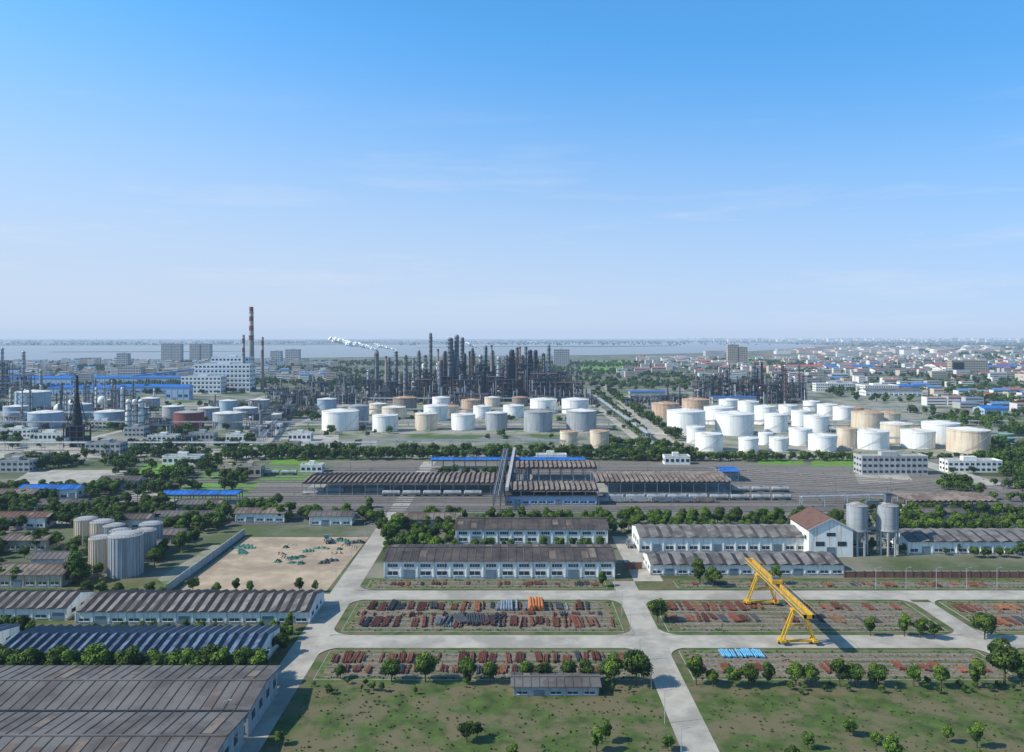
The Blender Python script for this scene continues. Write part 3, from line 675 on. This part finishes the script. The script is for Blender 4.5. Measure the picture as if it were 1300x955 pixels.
def furnace(x,y,w,h,hs,m='steeldark'):
    bb=MB(); bb.box(-w/2,w/2,-w/3,w/3,3,h*.6,m)
    for i in(-1,1):
        for j in(-1,1): bb.box(i*w*.45-.3,i*w*.45+.3,j*w*.3-.3,j*w*.3+.3,0,3,'steel')
    st=[(-w/2,-w/3),(w/2,-w/3),(w/2,w/3),(-w/2,w/3)]; tp=[(a*.3,b_*.3) for a,b_ in st]
    for i in range(4):
        a,b_=st[i],st[(i+1)%4];c,d_=tp[(i+1)%4],tp[i]; bb.face([(*a,h*.6),(*b_,h*.6),(*c,h),(*d_,h)],m)
    bb.cyl(0,0,h-.5,hs,w*.12,'stackconc',14,r2=w*.1); bb.cyl(0,0,hs-4,hs-.3,w*.115,'stackred',14); bb.cyl(0,0,h+3,h+3.3,w*.22,'steel',12)
    bb.build('process_furnace',(x,y,0))
def chimney(x,y,h,r0,r1,bands=5,bh=None,m='stackconc',name='chimney'):
    bb=MB(); n=24; bh=bh or h*.06; z0=h-bands*bh; rr=lambda z:r0+(r1-r0)*z/h
    bb.cyl(0,0,0,z0,r0,m,n,r2=rr(z0),cap=False)
    for i in range(bands):
        a=z0+i*bh;c=a+bh; bb.cyl(0,0,a,c,rr(a)+.02,'stackred' if i%2==0 else 'stackpale',n,r2=rr(c)+.02,cap=(i==bands-1))
    for z in(h*.35,h*.65,h*.93):
        bb.cyl(0,0,z,z+.5,rr(z)+1.4,'steel',n); 
    bb.cyl(0,0,h,h+.15,r1*.75,'blk',n)
    bb.rod((r0,0,0),(r1+.3,0,h),.25,'steel',4); bb.build(name,(x,y,0))
def hcol(vtop,y): return CH-(vtop-428)*y/F
def pcol(u,vtop,y,wpx,m='columngrey'): column((u-650)/F*y,y,hcol(vtop,y),wpx/2/F*y,m)
for u,vt,w,m in((572,431,8,'steel'),(580,427,7,'columngrey'),(587,430,6,'steel'),(503,447,5,'columngrey'),(547,424,4,'columngrey'),(478,447,6,'columngrey'),(525,455,4,'steellight'),(540,452,5,'columngrey'),(601,449,5,'columngrey'),(617,440,4,'steel'),(633,454,6,'steellight'),(650,446,8,'steeldark'),(663,452,5,'steelrust'),(673,446,7,'steeldark'),(680,446,6,'steeldark'),(697,439,4,'steel'),(560,458,5,'steelrust'),(494,455,4,'steel'),(515,452,5,'columngrey'),(610,452,6,'steellight'),(643,452,5,'columngrey'),(590,450,5,'steeldark'),(565,447,5,'steeldark'),(625,446,5,'steel'),(657,442,4,'steelrust'),(690,450,5,'steeldark'),(532,446,4,'steel'),(600,443,4,'steelrust'),(575,445,5,'columngrey'),(668,441,4,'steel')):
    pcol(u,vt,1290+U(-60,60),w,m)
for i in range(36):
    y=U(1230,1470); u=U(455,735); pcol(u,U(460,492),y,U(2.5,6.5),random.choice(['columngrey','steel','steellight','steelrust','t_white','steeldark']))
for u,w,h,y in((470,30,34,1260),(500,26,30,1280),(520,28,42,1330),(548,30,48,1300),(565,26,40,1250),(578,30,62,1310),(600,30,46,1270),(615,34,58,1330),(632,30,40,1250),(652,30,70,1300),(668,28,60,1265),(680,26,66,1300),(700,50,38,1280),(722,44,30,1260),(712,36,44,1340),(640,30,52,1380),(535,30,36,1240),(590,36,36,1225),(662,34,50,1340),(626,30,46,1300),(555,34,32,1350),(485,34,28,1340),(690,40,46,1230),(645,34,36,1235)):
    frame((u-650)/F*y,y,w,18,h*.95,6.5,random.choice(['steelrust','steeldark','steeldark']))
for u,vt,y in((490,452,1240),(556,443,1260),(624,438,1300),(596,446,1350),(660,440,1360)): furnace((u-650)/F*y,y,16,26,hcol(vt,y))
for i in range(30):
    y=U(1190,1330); u=U(880,1022); pcol(u,U(460,494),y,U(2,5),random.choice(['columngrey','steel','steeldark','steelrust']))
for u,w,h,y in((893,28,34,1220),(912,26,42,1250),(930,30,36,1210),(952,30,38,1230),(975,26,30,1200),(990,24,46,1220),(1008,30,32,1215),(965,30,30,1290)):
    frame((u-650)/F*y,y,w,16,h*.95,6.5,'steeldark')
for i in range(9):
    y=U(1100,1160); frame((U(800,880)-650)/F*y,y,20,12,U(10,20),6,'steel')
for i in range(26):
    y=U(950,1250); u=U(5,200); pcol(u,U(478,500),y,U(2,4),random.choice(['columngrey','steellight','t_white','steel']))
for u,y,w,h in((28,1250,30,40),(3,1300,24,60),(150,1050,26,30),(175,880,20,28),(352,1200,30,26),(380,1150,30,24),(405,1240,34,30),(440,1330,30,38),(360,980,26,16),(330,900,24,14)):
    frame((u-650)/F*y,y,w,16,h,6.5,'steel')
for i in range(34):
    y=U(1160,1230); u=U(345,760); frame((u-650)/F*y,y,U(12,26),12,U(8,18),5,random.choice(['steel','steellight','steel']))
for i in range(26):
    y=U(740,1150); u=U(-20,400); frame((u-650)/F*y,y,U(10,22),10,U(6,14),5,random.choice(['steel','steellight']))
for u,vt in((30,447),(3,443),(52,470)): pcol(u,vt,1350,4,'steellight')
for u in(163,171,179): 
    y=850; column((u-650)/F*y,y,32,3,'t_white','process_silo')
def tower():
    bb=MB(); h=65
    for k in range(4): bb.box(-10+k*.6,10-k*.6,-7,7,4+k*5,4.4+k*5,'steeldark')
    for i in(-9,-3,3,9):
        for j in(-6,6): bb.box(i-.5,i+.5,j-.5,j+.5,0,20,'steeldark')
    bb.box(-8,2,-5,5,9,18,'blk'); bb.box(1,9,-5,5,0,9,'steeldark')
    bb.cyl(0,0,0,20,5,'blk',16,r2=4.6); bb.cyl(0,0,20,36,4.6,'blk',16,r2=3); bb.cyl(0,0,36,48,2.6,'blk',16,r2=1.6); bb.cyl(0,0,48,h,1.2,'blk',12,r2=1)
    for z in(24,29,34,39,44,50,56): bb.cyl(0,0,z,z+.4,5.2-(z-20)*.06,'steeldark',12)
    bb.rod((-9,0,20),(-3,0,42),.4,'steeldark',5); bb.rod((9,0,20),(3,0,42),.4,'steeldark',5)
    bb.build('coking_tower',G(98,567))
tower()
def bldg(name,x,y,w,d,h,wall='wallwhite',roof='roofgrey',fl=3.5,bay=4,trim=None,par=True,rz=0):
    bb=MB(); bb.box(-w/2,w/2,0,d,0,h,wall,top=roof); n=max(2,int(w/bay)); k=max(1,int(h/fl)); nd=max(1,int(d/bay))
    for j in range(k):
        z=j*h/k
        for i in range(n):
            cx=-w/2+(i+.5)*w/n; bb.box(cx-w/n*.3,cx+w/n*.3,-.12,0,z+h/k*.35,z+h/k*.75,'glass')
        for i in range(nd):
            cy=(i+.5)*d/nd
            for s in(-w/2-.12,w/2): bb.box(s,s+.12,cy-d/nd*.28,cy+d/nd*.28,z+h/k*.35,z+h/k*.75,'glass')
        if trim and j: bb.box(-w/2-.3,w/2+.3,-.3,0,z-.3,z+.3,trim)
    if par:
        for a in((-w/2-.1,w/2+.1,-.13,.2),(-w/2-.1,w/2+.1,d-.2,d+.1),(-w/2-.1,-w/2+.2,.2,d-.2),(w/2-.2,w/2+.1,.2,d-.2)): bb.box(*a,h,h+1,wall)
        bb.box(-w*.15,w*.1,d*.4,d*.8,h,h+3,wall)
    bb.build(name,(x,y,0),rz)
yp=1440
X=lambda u,y:(u-650)/F*y
bldg('power_station',X(282,yp),yp,100,30,50,'wallwhite','blueroof',8,7,'wallblue')
bldg('power_station',X(292,yp+40),yp+40,70,30,62,'wallwhite','blueroof',8,7,'wallblue')
bldg('power_station',X(255,yp-40),yp-40,70,30,30,'wallwhite','blueroof',7,7,'wallblue')
chimney(X(319,1509),1509,157,6.2,3.6,7,9); chimney(X(309,1480),1480,104,3.2,2.2,4,8); chimney(X(333,1480),1480,100,3.2,2.2,4,8,m='t_dark')
chimney(X(546,1420),1420,107,2.4,1.8,3,6); chimney(X(478,1300),1300,78,3,2.4,2,5,m='columngrey')
for u0,v0,u1,d,h in((60,503,150,30,14),(150,500,236,25,12),(0,492,90,25,18),(120,488,235,20,14),(210,508,240,16,20)):
    xa,ya=G(u0,v0);xb,_=G(u1,v0); warehouse('blue_roof_shed',xa,xb,ya,ya+d,h,h+4,'wallblue','blueroof',10,rows=1,roof2='blueroof')
trestle(G(170,500),G(245,488),30,5,'coal_conveyor',pipes=0,step=25,cover='blueroof')
for u,v,w,d,h,wl in((130,545,26,14,8,'wallwhite'),(360,575,24,12,8,'walltan'),(315,606,18,10,7,'walltan'),(290,604,12,8,5,'walltan'),(15,600,26,12,8,'wallgrey'),(130,577,30,14,9,'wallgrey'),(30,590,30,12,7,'walltan'),(205,565,26,12,8,'wallwhite'),(255,560,24,12,7,'wallgrey'),(300,562,20,10,7,'wallwhite'),(380,560,22,10,7,'wallwhite'),(1238,600,40,12,8,'wallwhite'),(1060,497,70,18,14,'wallwhite'),(1120,500,60,40,14,'wallwhite'),(1136,603,48,14,13,'wallgrey'),(520,575,20,9,6,'walltan'),(860,590,20,9,6,'wallwhite'),(700,588,24,8,6,'wallwhite'),(60,560,34,12,7,'wallwhite'),(230,590,30,10,6,'wallwhite'),(170,555,20,12,9,'wallgrey'),(340,548,26,10,7,'wallwhite'),(395,600,16,8,5,'wallwhite'),(20,556,30,12,8,'wallwhite')):
    x,y=G(u,v); bldg('office_building' if h>12 else 'plant_building',x,y,w,d,h,wl,random.choice(['roofgrey','concrete']) ,4,4)
for p,q,h in(((-700,700),(-120,700),7),((-120,715),(60,715),7),((-640,860),(-230,860),8),((-230,1010),(110,1010),8),((-220,1180),(120,1180),9),((-230,730),(-330,1200),8),((130,760),(130,1250),8),((170,1050),(560,1050),8),((230,740),(560,740),6),((-500,700),(-620,1200),8),((-700,960),(-320,960),9),((330,760),(340,1030),6),((-260,890),(110,890),5),((190,900),(560,900),5)):
    trestle(p,q,h,5,'pipe_rack',pipes=6,step=16)

# ------------------------------------------------------------------ city
for u,vt,vb,w in((211,437,461,13),(224,437,461,12),(247,437,461,13),(261,437,461,12),(350,446,462,14),(371,444,462,18),(713,444,466,20),(931,438,464,14),(943,441,464,12),(155,449,467,14),(164,466,480,30),(1231,458,476,46),(1217,460,476,14)):
    y=F*CH/(vb-428.); bldg('apartment_tower' if w<25 else 'office_block',X(u,y),y,w/F*y,22,hcol(vt,y),'wallgrey' if u<900 else 'walltan','roofgrey',6,6)
def city(name,poly,n,h0,h1,rc,s0=10,s1=30,world=False):
    bb=MB()
    for x,y,s in areapts(poly,n,1,world,clump=90):
        w,d,h=U(s0,s1),U(s0,s1)*.6,U(h0,h1); wl=random.choice(['cw1','cw1','cw2','cw3'])
        bb.box(x-w/2,x+w/2,y,y+d,0,h,wl,top=random.choice(rc))
        k=max(1,int(h/3.5)); 
        if y<3000:
            for j in range(k): bb.box(x-w/2+1,x+w/2-1,y-.1,y,j*h/k+1.2,j*h/k+2.5,'glass')
        if random.random()<.35: rr=random.choice(rc); bb.face([(x-w/2-.5,y-.5,h),(x+w/2+.5,y-.5,h),(x+w/2+.5,y+d/2,h+3),(x-w/2-.5,y+d/2,h+3)],rr); bb.face([(x-w/2-.5,y+d/2,h+3),(x+w/2+.5,y+d/2,h+3),(x+w/2+.5,y+d+.5,h),(x-w/2-.5,y+d+.5,h)],rr)
    bb.build(name)
city('town_district',((-100,487),(440,487),(420,462),(0,462)),420,8,24,['cr1','cr3','cr4','cr1'])
city('town_district',((780,480),(1450,492),(1400,452),(800,456)),620,7,20,['cr2','cr2','cr1','cr4','cr1'],14,40)
city('town_district',((1000,500),(1400,535),(1400,485),(1000,480)),70,6,14,['cr3','cr1','cr2'],14,34)
city('town_district',((900,452),(1500,455),(1500,442),(1080,443)),260,12,30,['cr1','cr2'],40,120)
city('far_town',((850,434),(1450,437),(1450,430.8),(850,431)),420,25,80,['cr1'],60,180)
city('far_town',((-50,438),(700,436),(700,432),(-50,432)),90,20,50,['cr1'],70,200)
for i in range(10):
    u,v=U(930,1290),U(460,476); x,y=G(u,v); warehouse('factory_hall',x,x+U(80,160),y,y+50,10,15,'wallwhite',random.choice(['redroof','redroof','roofgrey','blueroof']),12,rows=1,roof2='redroof')
for (u,v,w,wl,rf) in((1135,503,95,'wallwhite','roofgrey'),(1160,497,70,'wallblue','blueroof'),(1265,528,30,'wallblue','blueroof')):
    x,y=G(u,v); warehouse('factory_hall',x-w/2,x+w/2,y,y+26,9,12,wl,rf,8,rows=1,roof2=rf)

# ------------------------------------------------------------------ vegetation placement
near=[(432,862,.55),(497,866,.85),(540,866,1.05),(592,867,.95),(622,867,.75),(668,864,.7),(690,866,.7),(722,864,.75),(745,866,.75),(780,868,1.1),(808,870,1.25),(770,866,.7),(835,790,1.05),(1105,808,.75),(1148,808,.8),(1168,810,.85),(1186,812,.75),(1250,812,1.1),(1275,870,1.5),(1296,872,1.3),(884,870,.95),(905,872,.6),(950,872,.85),(930,872,.7),(975,870,.75),(1010,870,.85),(1030,872,.8),(1066,872,.9),(1085,872,.8),(1115,872,.85),(1160,872,.75),(1195,873,.8),(1240,874,.9),(888,742,1.1),(905,745,1.05),(985,742,.8),(765,745,.6),(245,752,.7),(275,755,.6),(300,752,.65),(318,754,.55),(205,765,.6),(380,752,.6),(400,752,.5),(190,757,.7),(96,740,1.3),(110,765,.9),(130,762,.8),(150,758,.7),(170,762,.6),(368,800,.6),(352,815,.7),(365,812,.6),(356,830,.8)]
for u,v,s in near:
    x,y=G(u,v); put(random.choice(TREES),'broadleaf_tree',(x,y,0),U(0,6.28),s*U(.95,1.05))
sc=[]
for i in range(40): sc.append((-158+i*2.2+U(-1,1),230+U(-2,2.5),U(.85,1.25)))
for i in range(16): sc.append((-200+i*2.6+U(-1,1),268+U(-2,2.5),U(.5,.9)))
sc+=[(-140+i*5+U(-1,1),268+U(-1,1),U(.35,.6)) for i in range(14)]
sc+=areapts(((475,712),(578,712),(580,685),(500,680)),26,1.0)
sc+=rowpts(575,700,760,698,16,.7,2,.2)
for x0,x1 in((-57,38),(54,147),(161,240)):
    for i in range(int((x1-x0)*.12)): sc.append((U(x0,x1),U(178,200),U(.4,.7)))
    for i in range(int((x1-x0)*.25)): sc.append((U(x0,x1),U(222,230),U(.16,.34)))
sc=[p for p in sc if not (-1<p[0]<26 and 219<p[1]<232)]
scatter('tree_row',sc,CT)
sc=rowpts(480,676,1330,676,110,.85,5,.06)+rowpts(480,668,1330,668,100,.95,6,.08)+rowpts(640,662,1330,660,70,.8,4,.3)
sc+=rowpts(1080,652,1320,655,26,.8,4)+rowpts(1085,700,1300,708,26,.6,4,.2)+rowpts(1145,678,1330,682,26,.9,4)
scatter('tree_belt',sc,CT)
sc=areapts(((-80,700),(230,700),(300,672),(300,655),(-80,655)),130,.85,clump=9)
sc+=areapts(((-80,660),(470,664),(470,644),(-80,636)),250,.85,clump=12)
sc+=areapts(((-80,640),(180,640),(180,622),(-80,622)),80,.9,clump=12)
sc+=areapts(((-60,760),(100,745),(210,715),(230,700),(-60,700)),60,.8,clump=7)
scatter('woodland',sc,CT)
sc=rowpts(290,583,880,583,110,1.0,6,.05)+rowpts(330,577,860,577,80,.95,8,.1)+rowpts(560,603,640,603,10,.7)
sc+=areapts(((120,628),(300,628),(330,595),(150,600)),75,.8,clump=10)+areapts(((150,600),(290,598),(330,560),(180,560)),80,.9,clump=14)
sc+=areapts(((0,600),(160,598),(200,585),(0,585)),50,.9,clump=10)
sc+=rowpts(790,585,1090,585,60,.8,4,.1)+rowpts(770,565,855,570,22,.9,6)+rowpts(860,580,1250,583,60,.6,3,.2)
sc+=rowpts(775,500,860,560,50,1.2,7,.1)+rowpts(755,500,815,555,46,1.1,7,.1)
sc+=areapts(((1180,620),(1340,650),(1340,580),(1200,585)),90,.85,clump=14)+areapts(((1240,600),(1340,600),(1340,520),(1180,535)),170,1.1,clump=20)
sc+=areapts(((0,600),(430,580),(420,515),(0,515)),280,.9,clump=30)+areapts(((430,575),(860,575),(850,505),(430,505)),110,.8,clump=26)
CIRC=[(o.location.x,o.location.y,max(o.dimensions.x,o.dimensions.y)/2) for o in scene.objects if o.name.startswith('storage_tank')]
sc=[p for p in sc if all((p[0]-t[0])**2+(p[1]-t[1])**2>(t[2]+3)**2 for t in CIRC)]
scatter('plant_trees',sc,CM)
sc=areapts([(-1500,1400),(1500,1400),(2900,3500),(-2900,3500)],6500,1.15,True,clump=120)
sc=[p for p in sc if not (abs(p[0]+70)<190 and p[1]<1500) and not (p[0]<700 and p[1]>3150)]
sc+=areapts([(520,1000),(1100,1000),(1500,1600),(560,1500)],700,1.2,True,clump=60)
sc+=areapts([(-1200,1350),(-250,1400),(-250,1700),(-1200,1700)],420,1.2,True,clump=60)
scatter('distant_trees',sc,CF)
sc=areapts([(-9000,9400),(9000,9400),(16000,22000),(-16000,22000)],5000,2.6,True,clump=900)
sc+=areapts([(2100,3500),(6000,3500),(9000,8600),(3600,8600)],2600,2.2,True,clump=400)
scatter('far_bank_woodland',sc,CF)
def heap(x,y,w,d,h,m='tarp'):
    bb=MB(); n,k=12,8; ph=U(0,9)
    g=[[(-w/2+w*i/n+U(-.1,.1),-d/2+d*j/k+U(-.1,.1),max(0,h*(1-(2*i/n-1)**4)*(1-(2*j/k-1)**4)*(.55+.3*math.sin(i*1.7+ph)+.25*U(0,1)))) for j in range(k+1)] for i in range(n+1)]
    for i in range(n):
        for j in range(k): bb.face([g[i][j],g[i+1][j],g[i+1][j+1],g[i][j+1]],m)
    bb.build('tarpaulin_covered_heap',(x,y,.04),U(-.3,.3))
for i in range(38):
    u,v=random.choice([(U(300,345),U(692,704)),(U(350,385),U(706,716)),(U(405,460),U(685,697)),(U(310,440),U(688,725))]); x,y=G(u,v); heap(x,y,U(2,8),U(2,4),U(.5,1.5),random.choice(['tarp','tarp','tarp','pdark','dirt']))
for i in range(14):
    for x,y in((-72.5,200+i*32),(39.5,186+i*20) if i<7 else (60+i*12,315.3)):
        bb=MB(); bb.rod((0,0,0),(0,0,8.5),.11,'steellight',6,r2=.07); bb.rod((0,0,8.5),(1.6,0,8.9),.05,'steellight',4); bb.box(1.3,2.1,-.15,.15,8.8,8.95,'steellight'); bb.build('street_lamp',(x,y,0))

# ------------------------------------------------------------------ steam and air
def plume(x0,y0,z0,L,rise,R0,R1,n,seed):
    r=random.Random(seed); bb=MB()
    for i in range(n):
        t=i/(n-1); R=R0+(R1-R0)*t**.8*(.7+.5*r.random()); thin=1-.45*t
        c=Vector((x0-t*L+r.uniform(-1,1),y0+r.uniform(-1,1)*R*.5,z0+rise*t**.8+r.uniform(-.5,.5)*R*.5))
        for k in range(5): 
            q=c+Vector((r.uniform(-1,1),r.uniform(-1,1),r.uniform(-.6,.6)))*R*.5; rr=R*r.uniform(.28,.5)*thin
            bb.dome(q.x,q.y,q.z,rr,rr*.85,'steam',10,4,True)
        for k in range(int(30*thin)):
            d=Vector((r.gauss(0,1),r.gauss(0,1),r.gauss(0,.8))).normalized(); p=c+d*R*(.4+.5*r.random())
            a=d.orthogonal().normalized(); e=d.cross(a); s_=r.uniform(.3,.7)
            bb.face([p-a*s_,p-e*s_,p+a*s_,p+e*s_],'steam')
    bb.build('steam_plume')
plume(X(478,1300)-1,1300,79,72,17,2.6,10,38,5)
plume(X(503,1300),1300,78,34,9,1.6,5,18,8)
plume(X(610,1330),1330,80,24,10,1.4,4,14,12)
m=bpy.data.materials.new('haze_glow'); m.use_nodes=True; nt=m.node_tree; nt.nodes.clear()
DEN=.00006
o=nt.nodes.new('ShaderNodeOutputMaterial'); a=nt.nodes.new('ShaderNodeVolumeAbsorption'); a.inputs['Color'].default_value=(.31,.15,0,1); a.inputs['Density'].default_value=DEN
e=nt.nodes.new('ShaderNodeEmission'); e.inputs['Color'].default_value=(.69*.50/.86,.85*.64/.86,1,1); e.inputs['Strength'].default_value=DEN*.86  # airlight put in as emission: the haze glows instead of scattering sunlight
ad=nt.nodes.new('ShaderNodeAddShader'); nt.links.new(a.outputs[0],ad.inputs[0]); nt.links.new(e.outputs[0],ad.inputs[1]); nt.links.new(ad.outputs[0],o.inputs['Volume']); M['haze_glow']=m
bb=MB(); bb.box(-46000,46000,-1500,46000,-2,330,'haze_glow'); bb.build('glowing_haze')

# ------------------------------------------------------------------ light, sky
dsun=Vector((-14,-3.2,12)).normalized()
sun=bpy.data.lights.new('sun','SUN'); sun.energy=5.0; sun.angle=math.radians(.5); sun.color=(1,.95,.86)
so=bpy.data.objects.new('sun',sun); scene.collection.objects.link(so); so.rotation_euler=dsun.to_track_quat('Z','Y').to_euler()
w=bpy.data.worlds.new('World'); scene.world=w; w.use_nodes=True; nt=w.node_tree; N=nt.nodes; L=nt.links
bg=N['Background']; sky=N.new('ShaderNodeTexSky'); sky.sky_type='NISHITA'; sky.sun_disc=False
sky.sun_elevation=math.asin(dsun.z); sky.sun_rotation=math.atan2(dsun.x,dsun.y)
sky.air_density=1.0; sky.dust_density=.6; sky.ozone_density=3.0; sky.altitude=0
S=.15; bg.inputs['Strength'].default_value=S
tc=N.new('ShaderNodeTexCoord'); sx=N.new('ShaderNodeSeparateXYZ'); L.new(tc.outputs['Generated'],sx.inputs[0])
sm=N.new('ShaderNodeMapping'); sm.inputs['Location'].default_value=(0,0,.32); sm.inputs['Scale'].default_value=(1,1,.7); L.new(tc.outputs['Generated'],sm.inputs['Vector'])
sn=N.new('ShaderNodeVectorMath'); sn.operation='NORMALIZE'; L.new(sm.outputs[0],sn.inputs[0]); L.new(sn.outputs[0],sky.inputs['Vector'])
tint=N.new('ShaderNodeMixRGB'); tint.blend_type='MULTIPLY'; tint.inputs['Fac'].default_value=1; tint.inputs['Color2'].default_value=(.72,1.65,2.0,1)
L.new(sky.outputs[0],tint.inputs['Color1'])
# sky is darkened towards the zenith, mostly above the view, to cut fill light
zd=N.new('ShaderNodeMapRange'); zd.inputs['From Min'].default_value=.36; zd.inputs['From Max'].default_value=.8; zd.inputs['To Min'].default_value=1; zd.inputs['To Max'].default_value=.4; L.new(sx.outputs['Z'],zd.inputs['Value'])
zs=N.new('ShaderNodeVectorMath'); zs.operation='SCALE'; L.new(tint.outputs[0],zs.inputs[0]); L.new(zd.outputs[0],zs.inputs['Scale'])
mm=N.new('ShaderNodeMath'); mm.operation='MULTIPLY_ADD'; L.new(sx.outputs['X'],mm.inputs[0]); mm.inputs[1].default_value=.09; L.new(sx.outputs['Z'],mm.inputs[2])
ex=N.new('ShaderNodeMapRange'); ex.interpolation_type='SMOOTHSTEP'; ex.inputs['From Min'].default_value=-.05; ex.inputs['From Max'].default_value=.38; ex.inputs['To Min'].default_value=1; ex.inputs['To Max'].default_value=0; L.new(mm.outputs[0],ex.inputs['Value'])
mx=N.new('ShaderNodeMixRGB'); L.new(ex.outputs[0],mx.inputs['Fac']); L.new(zs.outputs[0],mx.inputs['Color1']); mx.inputs['Color2'].default_value=(.62/S,.735/S,.89/S,1)
mp=N.new('ShaderNodeMapping'); mp.inputs['Scale'].default_value=(1.6,1.6,14); L.new(tc.outputs['Generated'],mp.inputs['Vector'])
cn=N.new('ShaderNodeTexNoise'); cn.inputs['Scale'].default_value=2.2; cn.inputs['Detail'].default_value=8; cn.inputs['Roughness'].default_value=.6; L.new(mp.outputs[0],cn.inputs['Vector'])
cr=N.new('ShaderNodeMapRange'); cr.inputs['From Min'].default_value=.54; cr.inputs['From Max'].default_value=.8; cr.inputs['To Max'].default_value=.45; L.new(cn.outputs['Fac'],cr.inputs['Value'])
cb=N.new('ShaderNodeMapRange'); cb.inputs['From Min'].default_value=.30; cb.inputs['From Max'].default_value=.10; L.new(sx.outputs['Z'],cb.inputs['Value'])
cm=N.new('ShaderNodeMath'); cm.operation='MULTIPLY'; L.new(cr.outputs[0],cm.inputs[0]); L.new(cb.outputs[0],cm.inputs[1])
mc=N.new('ShaderNodeMixRGB'); L.new(cm.outputs[0],mc.inputs['Fac']); L.new(mx.outputs[0],mc.inputs['Color1']); mc.inputs['Color2'].default_value=(.80/S,.85/S,.93/S,1)
L.new(mc.outputs[0],bg.inputs['Color'])
cam=bpy.data.cameras.new('camera'); cam.lens=28; cam.sensor_width=36; cam.shift_y=-49.5/1300; cam.clip_end=120000; cam.clip_start=1
co=bpy.data.objects.new('camera',cam); co.location=(0,0,CH); co.rotation_euler=(math.radians(90),0,0); scene.collection.objects.link(co); scene.camera=co
